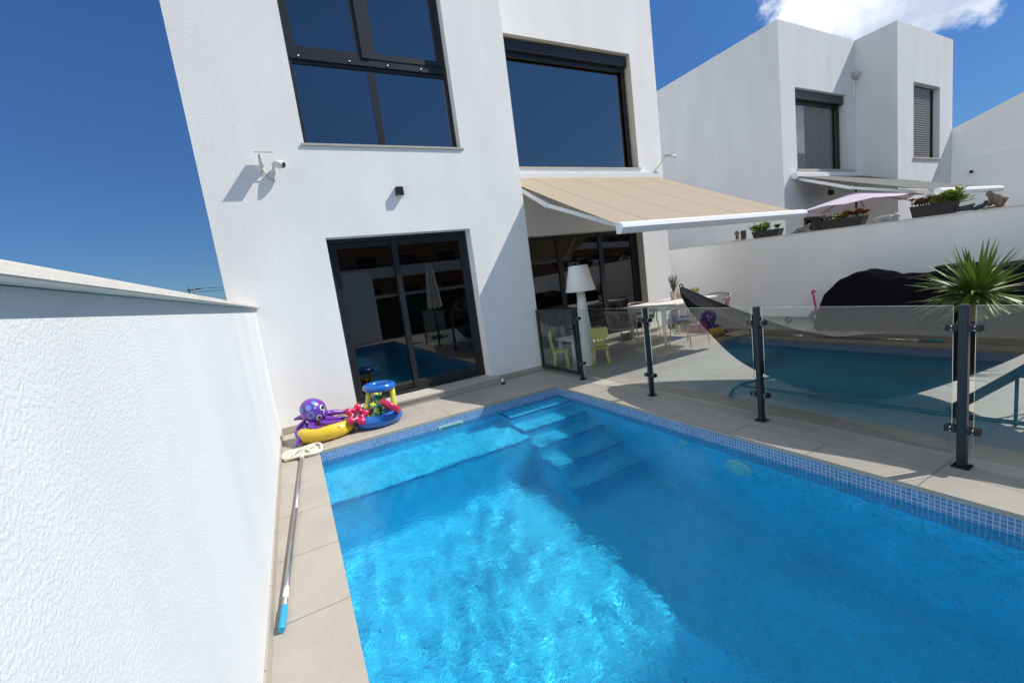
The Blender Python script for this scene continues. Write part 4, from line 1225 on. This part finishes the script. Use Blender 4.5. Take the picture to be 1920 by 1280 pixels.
# ------------------------------------------------------------------ hammock
hm = thing('hammock', 'dark cloth hammock sagging behind the glass fence', 'hammock', (0, 0, 0))
ns, nt_ = 60, 20
A = Vector((5.20, -2.30, 1.25)); B = Vector((5.35, -6.45, 1.30))
top, bot = [], []
vs = []
for i in range(ns + 1):
    u = i / ns
    y = A.y + (B.y - A.y) * u
    xc = A.x + (B.x - A.x) * u
    env = math.sin(PI * u) ** 0.62 * (1 - 0.35 * max(0.0, (u - 0.55) / 0.45))            # how wide the cloth spreads
    sag = 4 * u * (1 - u)
    ztop_ = A.z - 0.46 * sag ** 1.25 + 0.04 * u
    zlow = ztop_ - 0.76 * (math.sin(PI * min(1, u * 1.18)) if u < 0.85 else max(0.0, math.sin(PI * u) * 0.45)) ** 0.75 * 1.0
    zlow = max(zlow, 0.07)
    for j in range(nt_ + 1):
        v = j / nt_                             # 0 near edge .. 1 far edge
        ang = PI * (v - 0.5) * 1.05
        x = xc + (0.90 if ang < 0 else 0.80) * env * math.sin(ang)
        rise = 1 - math.cos(ang)
        far = v > 0.5
        zt = ztop_ - 0.42 * env if far else ztop_
        z = zlow + (zt - zlow) * min(1, rise)
        z += (0.020 * math.sin(v * 30 + u * 7) + 0.010 * math.sin(v * 61 + u * 3)) * env + 0.010 * math.sin(u * 34 + v * 9) * env
        vs.append((x, y, z))
nv = len(vs)
vs2 = [(a, b, c - 0.004) for a, b, c in vs]
fs = []
for i in range(ns):
    for j in range(nt_):
        a = i * (nt_ + 1) + j
        fs.append((a, a + 1, a + nt_ + 2, a + nt_ + 1)); fs.append((nv + a, nv + a + nt_ + 1, nv + a + nt_ + 2, nv + a + 1))
M['hcloth'] = pmat('black_hammock_cloth', (0.006, 0.008, 0.010), 0.9, spec=0.2, var=0.2, scale=4, bump=0.002, bscale=25)
g = MB(); g.add(vs + vs2, fs, True); g.build('cloth', M['hcloth'], hm, fixn=False)
g = MB()
r = random.Random(9)
for i in range(46):      # knotted fringe along the near edge
    u = 0.30 + 0.5 * i / 46
    k = int(u * ns) * (nt_ + 1)
    p = Vector(vs[k])
    g.tube([p, p + Vector((-0.02 * r.random(), 0.03 * (r.random() - .5), -0.06)), p + Vector((-0.03 * r.random(), 0.05 * (r.random() - .5), -0.11))], 0.003, 4, cap=False)
g.build('fringe', M['hcloth'], hm)
g = MB(); g.torus(A + Vector((0.0, 0.015, 0.005)), 0.028, 0.008, 18, 8, rot=Matrix.Rotation(PI / 2, 3, 'Y')); g.build('ring', M['black'], hm)
hsd = thing('hammock_stand', 'low dark steel hammock stand with a diagonal arm at the right edge', 'hammock stand', (0, 0, 0))
g = MB()
g.tube([(5.0, -3.25, 0.035), (5.05, -4.2, 0.03), (5.15, -5.2, 0.03), (5.35, -6.3, 0.03)], 0.018, 10)
g.build('base_tube', M['post'], hsd)
g = MB(); g.tube([(4.6, -3.36, 0.03), (4.8, -3.27, 0.045), (5.0, -3.24, 0.05), (5.35, -3.28, 0.045), (5.6, -3.4, 0.03)], 0.018, 10); g.build('cross_foot', M['post'], hsd)
g = MB(); g.beam((5.2, -4.98, 0.04), (5.5, -6.3, 1.35), 0.05, 0.06); g.build('arm', M['post'], hsd)

# ------------------------------------------------------------------ yucca and iron plant stand
yc = thing('yucca', 'big spiky green yucca on a pale trunk behind the hammock', 'yucca', (7.2, -4.60, 0))
g = MB(); g.lathe([(0.19, 0), (0.24, 0.38), (0.26, 0.40), (0.26, 0.43), (0.225, 0.43), (0.22, 0.40), (0.02, 0.39)], n=28); g.build('pot', pmat('dark_planter', (0.03, 0.03, 0.032), 0.5), yc)
g = MB(); g.tube([(0, 0, 0.38), (0.01, 0.01, 0.55), (0.0, 0.02, 0.72), (0.01, 0.0, 0.86)], [0.085, 0.07, 0.062, 0.05], 14); g.build('trunk', pmat('pale_yucca_bark', (0.36, 0.27, 0.19), 0.9, var=0.25, scale=14, bump=0.01, bscale=40), yc)
M['yleaf'] = pmat('yucca_leaf', (0.105, 0.165, 0.022), 0.42, var=0.35, scale=6, trans=0.18)
M['ydry'] = pmat('yucca_leaf_pale', (0.30, 0.28, 0.12), 0.6, var=0.2, scale=9)
def blades(n, c, l0, l1, e0, e1, seed, wd=0.021, droop=0.35):
    g = MB(); r = random.Random(seed)
    for i in range(n):
        az = 2 * PI * (i * 0.381966 + 0.08 * r.random()); el = math.radians(e0 + (e1 - e0) * r.random())
        L_ = l0 + (l1 - l0) * r.random(); dr_ = droop * r.random() * math.cos(el)
        h = Vector((math.cos(az), math.sin(az), 0)); sd_ = Vector((-h.y, h.x, 0))
        pts = []; K = 6
        for k in range(K + 1):
            t = k / K
            p = Vector(c) + h * (0.03 + L_ * t * math.cos(el)) + Vector((0, 0, L_ * t * math.sin(el) - dr_ * L_ * t * t + 0.12 * (r.random() if k == 0 else 0)))
            w = wd * (0.55 + 0.9 * t) if t < 0.35 else wd * 0.86 * (1 - ((t - 0.35) / 0.65) ** 1.6)
            pts.append((p, max(w, 0.0008)))
        vs_ = []
        for p, w in pts: vs_ += [p - sd_ * w + Vector((0, 0, w * 0.45)), p, p + sd_ * w + Vector((0, 0, w * 0.45))]
        fs_ = []
        for k in range(K):
            a = k * 3
            fs_ += [(a, a + 1, a + 4, a + 3), (a + 1, a + 2, a + 5, a + 4)]
        g.add(vs_, fs_)
    return g
g = blades(140, (0.01, 0, 0.80), 0.38, 0.66, -10, 86, 3, 0.027, 0.5); g.build('foliage', M['yleaf'], yc, fixn=False)
g = blades(40, (0.01, 0, 0.74), 0.36, 0.58, -38, 22, 5, 0.024, 0.6); g.build('lower_leaves', M['yleaf'], yc, fixn=False)
g = blades(22, (0.01, 0, 0.78), 0.35, 0.62, -40, 25, 8, 0.014, 0.6); g.build('dry_leaves', M['ydry'], yc, fixn=False)

ps = thing('plant_stand', 'black wrought iron scrollwork stand at the right edge behind the fence', 'plant stand', (5.2, -5.62, 0))
ps.scale = (1, 1, 0.72)
def spiral(c, r0, turns, n=40, s=1, ph=0.0):
    o = []
    for i in range(n + 1):
        t = i / n; a = ph + s * 2 * PI * turns * t; rr = r0 * (1 - 0.85 * t)
        o.append(Vector(c) + Vector((0.25 * rr * math.cos(a), rr * math.cos(a), rr * math.sin(a))))
    return o
g = MB()
for c_, r0, s_, ph in (((0, 0.10, 0.36), 0.16, 1, 2.4), ((0, 0.10, 0.06 + 0.12), 0.12, -1, 1.5), ((0.05, -0.22, 0.36), 0.16, -1, 0.6), ((0.05, -0.22, 0.18), 0.12, 1, 1.5)):
    g.tube(spiral(c_, r0, 1.6, 44, s_, ph), 0.011, 8)
g.build('scrolls', M['black'], ps)
g = MB()
for a in ((0, 0.26), (0, -0.36), (0.4, 0.26), (0.4, -0.36)): g.tube([(a[0], a[1], 0), (a[0], a[1], 0.55)], 0.011, 8)
g.tube([(0, 0.26, 0.55), (0, -0.36, 0.55), (0.4, -0.36, 0.55), (0.4, 0.26, 0.55)], 0.011, 8, closed=True)
g.tube([(0, 0.26, 0.03), (0, -0.36, 0.03), (0.4, -0.36, 0.03), (0.4, 0.26, 0.03)], 0.009, 8, closed=True)
g.build('frame', M['black'], ps)

# ------------------------------------------------------------------ covered loungers, scooter
cv = thing('covered_furniture', 'garden furniture under a black cover against the party wall', 'furniture cover', (0, 0, 0))
nu, nw = 90, 26
pr = [(-2.02, 0.05), (-2.06, 0.40), (-2.2, 0.72), (-2.42, 0.93), (-2.62, 1.0), (-2.85, 0.96), (-3.1, 0.885), (-3.4, 0.875), (-3.62, 0.92), (-3.78, 0.99), (-3.95, 0.96), (-4.15, 0.93), (-4.6, 1.0), (-5.2, 1.08), (-5.8, 1.02), (-6.2, 0.7), (-6.3, 0.05)]
def prof(y):
    for (a, za), (b, zb2) in zip(pr, pr[1:]):
        if b <= y <= a:
            t = (a - y) / (a - b); t = t * t * (3 - 2 * t) * 0.5 + t * 0.5
            return za + (zb2 - za) * t
    return 0.05
vs = []
for i in range(nu + 1):
    t = i / nu; y = -2.02 - 4.28 * (0.5 - 0.5 * math.cos(PI * t)) if False else -2.02 - 4.28 * t
    if i < 6: y = -2.02 - 0.03 * i
    H_ = prof(y)
    wave = 0.05 * math.sin(y * 7 + math.sin(y * 3)) + 0.045 * math.sin(y * 17 + 1) + 0.03 * math.sin(y * 31)
    H_ += 0.008 * math.sin(y * 11) + 0.006 * math.sin(y * 23)
    for j in range(nw + 1):
        v = j / nw
        if v < 0.55:
            q = v / 0.55
            x = 8.93 + (0.14 + wave * (1 - q)) * q ** 2 - wave * (1 - q) - 0.05 * (1 - q)
            z = 0.004 + (H_ - 0.03) * q ** 0.9
        elif v < 0.9:
            q = (v - 0.55) / 0.35
            x = 9.08 + 0.80 * q; z = H_ - 0.03 + 0.03 * math.sin(PI * q) + 0.012 * math.sin(q * 9 + y * 7)
        else:
            q = (v - 0.9) / 0.1
            x = 9.88 + 0.03 * q; z = (H_ - 0.03) * (1 - q) + 0.004 * q
        z = max(z, 0.004)
        vs.append((x, y, z))
fs = [(i * (nw + 1) + j, i * (nw + 1) + j + 1, (i + 1) * (nw + 1) + j + 1, (i + 1) * (nw + 1) + j) for i in range(nu) for j in range(nw)]
fs.append(tuple(range(nw + 1))); fs.append(tuple(reversed([nu * (nw + 1) + j for j in range(nw + 1)])))
g = MB(); g.add(vs, fs, True); g.sm[-1] = g.sm[-2] = False
g.build('cover', pmat('black_cover_cloth', (0.003, 0.003, 0.005), 0.9, spec=0.15, bump=0.003, bscale=12), cv)
g = MB(); g.box(9.15, 9.6, -4.05, -3.62, 0.94, 1.0, 0.025); g.build('folded_flap', pmat('black_cover_flap', (0.004, 0.004, 0.006), 0.8), cv)

sc_ = thing('childrens_scooter', 'tiny pink and purple childrens scooter beside the black cover', 'scooter', (9.72, -1.72, 0), 0.3)
M['pink'] = pmat('pink_plastic', (0.62, 0.08, 0.16), 0.4); M['violet'] = pmat('violet_plastic', (0.25, 0.08, 0.35), 0.4)
g = MB(); g.torus((0, 0, 0.12), 0.085, 0.032, 24, 10, rot=Matrix.Rotation(PI / 2, 3, 'Y')); g.build('wheel', M['black'], sc_)
g = MB(); g.tube([(-0.012, 0, 0.12), (0.012, 0, 0.12)], 0.06, 16); g.build('rim', M['white_plastic'], sc_)
g = MB(); g.torus((0, 0, 0.12), 0.135, 0.012, 20, 8, rot=Matrix.Rotation(PI / 2, 3, 'Y')); g.build('fender', M['violet'], sc_)
g = MB(); g.tube([(0, 0, 0.15), (0, 0.03, 0.36), (0, 0.06, 0.62)], [0.03, 0.022, 0.02], 10); g.build('steering_column', M['pink'], sc_)
g = MB(); g.tube([(-0.16, 0.05, 0.62), (0, 0.06, 0.66), (0.16, 0.05, 0.62)], 0.02, 10); g.build('handlebar', M['pink'], sc_)
g = MB(); g.box(-0.06, 0.06, 0.12, 0.48, 0.09, 0.12, 0.01); g.build('deck', M['violet'], sc_)
g = MB(); g.torus((0, 0.5, 0.07), 0.048, 0.022, 18, 8, rot=Matrix.Rotation(PI / 2, 3, 'Y')); g.build('wheel', M['black'], sc_)

# ------------------------------------------------------------------ things on the party wall
M['planter'] = pmat('dark_grey_planter', (0.035, 0.032, 0.034), 0.7)
M['lettuce'] = pmat('fresh_green_leaf', (0.16, 0.24, 0.03), 0.5, var=0.3, scale=12, trans=0.15)
M['olive'] = pmat('olive_green_leaf', (0.20, 0.20, 0.06), 0.55, var=0.3, scale=12)
M['rust'] = pmat('rust_red_succulent', (0.22, 0.085, 0.04), 0.6, var=0.35, scale=12)
M['greyleaf'] = pmat('greyish_rose_succulent', (0.30, 0.24, 0.20), 0.6, var=0.25, scale=12)


def rosette(mb, c, R, n, seed):
    r = random.Random(seed)
    for i in range(n):
        az = i * 2.39996; t = i / n; el = 0.2 + 1.1 * (1 - t); rr = R * (0.35 + 0.65 * t)
        h = Vector((math.cos(az) * math.cos(el), math.sin(az) * math.cos(el), math.sin(el)))
        s_ = Vector((-math.sin(az), math.cos(az), 0)) * rr * 0.27; c_ = Vector(c)
        p1, p2 = c_ + h * rr * 0.55, c_ + h * rr
        th = Vector((0, 0, rr * 0.05))
        mb.add([c_ - s_ * 0.3, c_ + s_ * 0.3, p1 + s_, p2 + s_ * 0.35, p2 - s_ * 0.35, p1 - s_, p1 + th * 2], [(0, 1, 6), (1, 2, 6), (2, 3, 6), (3, 4, 6), (4, 5, 6), (5, 0, 6), (0, 5, 4, 3, 2, 1)])


def planter(label, ua, ub, v, groups, h=0.17, w=0.2):
    a = atx(ua, v, XP + 0.07); b = atx(ub, v, XP + 0.07)
    yc_ = (a.y + b.y) / 2; L_ = abs(a.y - b.y); z = ztop(yc_)
    t = thing('flower_box', label, 'flower box', (XP + 0.07, yc_, z), group='flower boxes on the party wall')
    t.rotation_euler = (math.atan(0.0277), 0, 0)
    g = MB(); o = 0.86
    pts = []
    for zz, k in ((0.001, o), (h, 1.0), (h, 0.90), (h - 0.04, 0.86)):
        pts += [(-w / 2 * k, -L_ / 2 * k, zz), (w / 2 * k, -L_ / 2 * k, zz), (w / 2 * k, L_ / 2 * k, zz), (-w / 2 * k, L_ / 2 * k, zz)]
    fs_ = [(3, 2, 1, 0)]
    for q in range(3):
        for i in range(4): fs_.append((q * 4 + i, q * 4 + (i + 1) % 4, q * 4 + 4 + (i + 1) % 4, q * 4 + 4 + i))
    fs_.append((12, 13, 14, 15))
    g.add(pts, fs_); g.build('box', M['planter'], t)
    for (kind, f0, f1, m_, sz, n, seed) in groups:
        g = MB(); r = random.Random(seed)
        for i in range(n):
            y = L_ * (0.5 - (f0 + (f1 - f0) * (i + 0.5) / n)); x = (r.random() - .5) * w * 0.9; z0 = h + sz * (0.15 + 0.75 * r.random())
            g.tube([(x * .5, y, h - 0.04), (x, y, z0)], 0.008, 5)
            if kind == 'r': rosette(g, (x, y, z0), sz * (0.8 + 0.5 * r.random()), 22, seed + i)
            else: leafy(g, (x, y, z0 - sz * 0.5), 26, sz * 0.7, sz * 0.75, sz * 0.28, seed + i)
        g.build('plants', M[m_], t)
    return t


planter('short flower box with lettuce green leaves, nearest our house corner', 1414, 1466, 447, [('l', 0.0, 0.5, 'lettuce', 0.12, 9, 1), ('r', 0.72, 0.85, 'olive', 0.08, 3, 20)], 0.15)
planter('flower box with grey, green and rust red succulents under the lilac parasol', 1541, 1625, 425, [('r', 0.02, 0.30, 'greyleaf', 0.09, 6, 2), ('l', 0.34, 0.5, 'lettuce', 0.09, 6, 4), ('r', 0.5, 1.0, 'rust', 0.11, 11, 6)])
planter('flower box with rust and yellow green succulents under the white awning bar', 1709, 1796, 400, [('r', 0.0, 0.5, 'rust', 0.11, 11, 8), ('l', 0.45, 0.8, 'olive', 0.10, 9, 9), ('l', 0.75, 1.0, 'lettuce', 0.14, 7, 10)], 0.19)

M['statue'] = pmat('grey_cast_stone', (0.20, 0.19, 0.18), 0.9, var=0.25, scale=12, bump=0.003, bscale=60)
M['statue_l'] = pmat('pale_grey_stone', (0.38, 0.37, 0.36), 0.9, var=0.2, scale=12, bump=0.003, bscale=60)
M['statue_d'] = pmat('dark_bronze', (0.04, 0.045, 0.055), 0.6, var=0.2, scale=12)
M['statue_b'] = pmat('brown_stone', (0.17, 0.13, 0.10), 0.9, var=0.4, scale=14, bump=0.006, bscale=50)


def skin_body(name, mat, parent, verts, edges, radii, root=0, sub=2):
    me = bpy.data.meshes.new(name)
    me.from_pydata(verts, edges, [])
    o = bpy.data.objects.new(name, me); C.objects.link(o)
    md = o.modifiers.new('skin', 'SKIN'); sb = o.modifiers.new('sub', 'SUBSURF'); sb.levels = sub; sb.render_levels = sub
    md.use_smooth_shade = True
    for i, v in enumerate(me.skin_vertices[0].data):
        r_ = radii[i]; v.radius = r_ if isinstance(r_, tuple) else (r_, r_); v.use_root = (i == root)
    dg_ = bpy.context.evaluated_depsgraph_get(); dg_.update()
    me2 = bpy.data.meshes.new_from_object(o.evaluated_get(dg_))
    o.modifiers.clear(); o.data = me2; me2.name = name
    me2.materials.clear(); me2.materials.append(mat)
    for p in me2.polygons: p.use_smooth = True
    o.parent = parent
    return o


def on_wall(name, label, cat, u, v, rz=0.0):
    a = atx(u, v, XP + 0.07)
    return thing(name, label, cat, (XP + 0.07, a.y, ztop(a.y)), rz)


# lying grey cat, head towards the right (towards -y)
t = on_wall('cat_statue', 'small grey lying cat figure with raised head between two flower boxes', 'cat figure', 1504, 440)
skin_body('body', M['statue'], t,
          [(0, 0.02, 0.055), (0, 0.10, 0.055), (0, -0.06, 0.06), (0, -0.115, 0.105), (0, -0.15, 0.125), (-0.03, -0.10, 0.02), (-0.03, -0.16, 0.015), (0.03, -0.10, 0.02), (0.03, -0.16, 0.015), (-0.04, 0.08, 0.025), (-0.05, 0.02, 0.018), (0.02, 0.16, 0.03), (-0.03, 0.19, 0.018), (-0.06, 0.14, 0.015), (-0.018, -0.145, 0.165), (0.018, -0.145, 0.165)],
          [(0, 1), (0, 2), (2, 3), (3, 4), (2, 5), (5, 6), (2, 7), (7, 8), (1, 9), (9, 10), (1, 11), (11, 12), (12, 13), (4, 14), (4, 15)],
          [0.055, 0.055, 0.048, 0.032, 0.036, 0.02, 0.014, 0.02, 0.014, 0.03, 0.016, 0.018, 0.013, 0.009, 0.008, 0.008])
t = on_wall('dog_statue', 'pale grey sleeping animal figure stretched out beside the middle flower box', 'animal figure', 1662, 417)
skin_body('body', M['statue_l'], t,
          [(0, 0.05, 0.06), (0, 0.16, 0.06), (0, -0.07, 0.065), (0, -0.14, 0.075), (0, -0.20, 0.05), (-0.04, -0.10, 0.02), (-0.04, -0.20, 0.015), (-0.04, 0.14, 0.025), (-0.04, 0.06, 0.018), (0, 0.23, 0.03), (-0.02, 0.27, 0.018), (-0.02, -0.13, 0.125), (0.02, -0.14, 0.125)],
          [(0, 1), (0, 2), (2, 3), (3, 4), (2, 5), (5, 6), (1, 7), (7, 8), (1, 9), (9, 10), (3, 11), (3, 12)],
          [0.058, 0.06, 0.055, 0.045, 0.025, 0.022, 0.016, 0.03, 0.016, 0.016, 0.01, 0.01, 0.01])
t = on_wall('cat_statue', 'dark figure of a crouching cat right of the third flower box', 'cat figure', 1807, 392)
skin_body('body', M['statue_d'], t,
          [(0, 0.0, 0.05), (0, 0.07, 0.06), (0, -0.06, 0.055), (0, 0.10, 0.11), (-0.02, 0.1, 0.145), (0.02, 0.1, 0.145), (0, -0.10, 0.09), (0, -0.13, 0.10), (-0.03, 0.06, 0.015), (-0.03, -0.06, 0.015), (0.03, 0.06, 0.015), (0.03, -0.06, 0.015)],
          [(0, 1), (0, 2), (1, 3), (3, 4), (3, 5), (2, 6), (6, 7), (1, 8), (2, 9), (1, 10), (2, 11)],
          [0.04, 0.036, 0.036, 0.03, 0.008, 0.008, 0.02, 0.016, 0.016, 0.016, 0.016, 0.016])
t = on_wall('stone_figure', 'rough brown seated stone figure at the right end of the wall', 'figure', 1864, 384)
skin_body('body', M['statue_b'], t,
          [(0, -0.05, 0.13), (0, 0.0, 0.20), (0, 0.04, 0.27), (0, 0.09, 0.33), (0, 0.14, 0.30), (0, 0.05, 0.12), (0, 0.11, 0.05), (0, -0.12, 0.09), (0, 0.07, 0.385)],
          [(0, 1), (1, 2), (2, 3), (3, 4), (1, 5), (5, 6), (0, 7), (3, 8)],
          [0.115, 0.09, 0.06, 0.058, 0.03, 0.055, 0.045, 0.08, 0.02])
g = MB(); g.box(-0.08, 0.08, -0.16, 0.2, 0.001, 0.035, 0.008); g.build('plinth', M['statue_b'], t)
t.scale = (0.66, 0.66, 0.72)
t = on_wall('stone_figure', 'low dark stone duck left of the brown seated figure', 'figure', 1838, 389)
skin_body('body', M['statue_d'], t, [(0, 0, 0.04), (0, 0.08, 0.03), (0, -0.05, 0.07), (0, -0.07, 0.13), (0, 0.13, 0.045)], [(0, 1), (0, 2), (2, 3), (1, 4)], [0.04, 0.03, 0.03, 0.025, 0.012])
t = on_wall('stone_figure', 'small brown standing figurine on the wall beside the dark slate', 'figure', 1383, 458)
skin_body('body', M['statue_b'], t, [(0, 0, 0.02), (0, 0, 0.10), (0, 0, 0.19), (0, 0, 0.25), (0.0, 0.06, 0.15), (0, -0.06, 0.15)], [(0, 1), (1, 2), (2, 3), (2, 4), (2, 5)], [0.05, 0.035, 0.038, 0.033, 0.018, 0.018])
g = MB(); g.box(-0.06, 0.06, -0.05, 0.10, 0.0, 0.018); g.build('plinth', M['statue_l'], t)
t = on_wall('slate_plaque', 'upright dark slate plaque on the wall left of the lettuce box', 'plaque', 1395, 457)
g = MB(); g.box(-0.02, 0.02, -0.06, 0.06, 0.0, 0.22, 0.006); g.build('slab', M['statue_d'], t)
g = MB(); g.box(-0.05, 0.05, -0.07, 0.07, -0.001, 0.02, 0.004); g.build('foot', M['statue_l'], t)

# ------------------------------------------------------------------ behind the camera (seen mirrored in the glass) and far away
par = thing('closed_parasol', 'closed white parasol behind the viewer, mirrored in the patio door', 'parasol', (4.95, -7.75, 0))
g = MB()
prf = [(0.035, 2.62), (0.09, 2.45), (0.14, 2.1), (0.17, 1.7), (0.21, 1.3), (0.23, 1.08)]
n = 32; vs = []
for r_, z in prf:
    for j in range(n):
        a = 2 * PI * j / n; k = 1 + 0.22 * math.cos(8 * a)
        vs.append((r_ * k * math.cos(a), r_ * k * math.sin(a), z + (0.05 * math.cos(8 * a) if z < 1.2 else 0)))
fs = [(i * n + j, i * n + (j + 1) % n, (i + 1) * n + (j + 1) % n, (i + 1) * n + j) for i in range(len(prf) - 1) for j in range(n)]
g.add(vs, fs, True); g.build('canopy', pmat('white_canvas', (0.72, 0.72, 0.70), 0.9), par)
g = MB(); g.tube([(0, 0, 0), (0, 0, 2.66)], 0.024, 12); g.build('pole', M['frame'], par)
g = MB(); g.lathe([(0.3, 0), (0.3, 0.06), (0.06, 0.1)], n=24); g.build('base', M['frame'], par)

ap_ = thing('apartment_block', 'brown and white apartment block squarely behind the rear wall and parasol', 'building', (8, -36, 0))
g = MB(); holes = []
for fl3 in range(4):
    for c3 in range(7): holes.append((-14 + c3 * 4 + 0.8, -14 + c3 * 4 + 2.6, 1 + fl3 * 3.1, 2.6 + fl3 * 3.1))
walled(g, -14, 14, -0.1, 13.3, 0, 0.3, holes); g.box(-14, 14, -10, 0.35, 13.301, 13.6); g.box(-14, -13.7, -10, 0, -0.1, 13.3); g.box(13.7, 14, -10, 0, -0.1, 13.3)
g.build('wall', pmat('brown_render', (0.26, 0.16, 0.10), 0.9, var=0.05), ap_)
for h_ in holes:
    g = MB(); g.box(h_[0] - 0.001, h_[1] + 0.001, 0.05, 0.12, h_[2], h_[3]); g.build('window', M['frame'], ap_)
for fl3 in range(4):
    g = MB(); g.box(-12, 12, 0.301, 1.5, 0.5 + fl3 * 3.1, 0.65 + fl3 * 3.1); g.box(-12, 12, 1.45, 1.5, 0.65 + fl3 * 3.1, 1.5 + fl3 * 3.1); g.build('balcony', M['stucco_fine'], ap_)


def tree(x, y, h, seed, label):
    t = thing('tree', label, 'tree', (x, y, 0), group='trees beyond the rear wall')
    g = MB(); g.tube([(0, 0, -0.1), (0.1, 0, h * .3), (0, 0.1, h * .6)], [0.18, 0.14, 0.07], 10)
    r = random.Random(seed)
    cl = [(r.gauss(0, h * .14), r.gauss(0, h * .14), h * (.45 + .45 * r.random())) for _ in range(16)]
    for c_ in cl: g.tube([(0, 0.03, h * .38), (c_[0] * .6, c_[1] * .6, (c_[2] + h * .38) / 2), c_], [0.05, 0.035, 0.015], 6)
    g.build('trunk', pmat('bark', (0.12, 0.08, 0.05), 0.9), t)
    g = MB()
    for i, c_ in enumerate(cl):
        for _ in range(120):
            d = Vector((r.gauss(0, 1), r.gauss(0, 1), r.gauss(0, 1))).normalized() * h * 0.13 * r.random() ** .4
            p = Vector(c_) + d; a = Vector((r.gauss(0, 1), r.gauss(0, 1), r.gauss(0, 1))).normalized() * 0.13; b = a.cross(Vector((r.random(), r.random(), r.random()))).normalized() * 0.07
            g.add([p - a, p - b, p + a, p + b], [(0, 1, 2, 3)])
    g.build('crown', pmat('tree_leaf', (0.05, 0.09, 0.025), 0.6, var=0.3, scale=2), t)


tree(17, -24, 5.5, 1, 'bushy green tree beyond the rear wall on the right')
tree(-9, -24, 5.5, 2, 'lower green tree beyond the rear wall on the left')

tp_ = thing('utility_pole', 'distant utility pole with wires just above the garden wall', 'utility pole', (0, 0, 0))
q = ray(364, 545); pp = CP + q * (46 / q.y)
g = MB(); g.tube([(pp.x, pp.y, 0), (pp.x, pp.y, pp.z + 0.25)], [0.11, 0.08], 8); g.build('pole', pmat('grey_pole', (0.14, 0.14, 0.15), 0.8), tp_)
g = MB(); g.beam((pp.x - 0.5, pp.y, pp.z + 0.1), (pp.x + 0.5, pp.y, pp.z + 0.1), 0.08, 0.08); g.tube([(pp.x - 0.35, pp.y, pp.z - 0.25), (pp.x - 0.35, pp.y, pp.z + 0.3)], 0.05, 6); g.build('crossarm', M['post'], tp_)
g = MB()
for dz in (0.16, -0.1):
    for i in range(12):
        t0, t1 = i / 12, (i + 1) / 12
        f_ = lambda t: (pp.x + 26 * t, pp.y + 3 * t, pp.z + dz - 1.2 * 4 * t * (1 - t) * 0.25)
        g.tube([f_(t0), f_(t1)], 0.02, 5, cap=False)
g.build('wires', M['black'], tp_)
hz = thing('distant_house', 'tiny pale roof just above the garden wall in the distance', 'house', (0, 0, 0))
q = ray(432, 562); pp = CP + q * (80 / q.y)
g = MB(); g.box(pp.x - 3, pp.x + 1.5, pp.y, pp.y + 6, -0.1, pp.z - 0.2); g.build('wall', M['stucco_fine'], hz)
g = MB(); g.prism([(pp.x - 3.3, pp.z - 0.2), (pp.x + 1.8, pp.z - 0.2), (pp.x - 0.7, pp.z + 0.25)], 'y', pp.y - 0.2, pp.y + 6.2); g.build('roof', pmat('clay_roof', (0.24, 0.20, 0.18), 0.9), hz)

ph = thing('shower_screen', 'white block wall behind the viewer, mirrored in the patio door', 'wall', (2.85, -10.3, 0))
g = MB(); g.box(-0.56, 0.56, -0.15, 0.15, 0.0, 2.75); g.build('wall', M['stucco_fine'], ph)
g = MB(); g.box(-0.58, 0.58, -0.17, 0.17, 2.752, 2.78); g.build('coping', M['cap'], ph)

hg = thing('hedge_panel', 'dark green hedge panel covering the rear wall, mirrored in the door', 'hedge', (5, YB + 0.03, 0))
g = MB(); r = random.Random(12); g.box(-5, 5, 0.0, 0.08, 0.02, 1.66)
for _ in range(5000):
    p = Vector((-5 + 10 * r.random(), 0.085 + 0.05 * r.random(), 0.05 + 1.6 * r.random())); a = Vector((r.gauss(0, 1), 0.4 * r.gauss(0, 1), r.gauss(0, 1))).normalized() * 0.06; b = Vector((-a.z, 0.01, a.x)) * 0.5
    g.add([p - a, p - b, p + a, p + b], [(0, 1, 2, 3)])
g.build('foliage', pmat('dark_hedge_leaf', (0.015, 0.04, 0.015), 0.7, var=0.3), hg)

b2 = copy_tree(ap_)
b2.scale = (1, 1, 0.62); b2.location = (37.5, -33, 0); b2.rotation_euler = (0, 0, -0.35)
tag(b2, 'second brown apartment block turned towards the terraces, mirrored in the recessed door', 'building', 'apartment blocks behind the rear wall')
ap_['group'] = 'apartment blocks behind the rear wall'
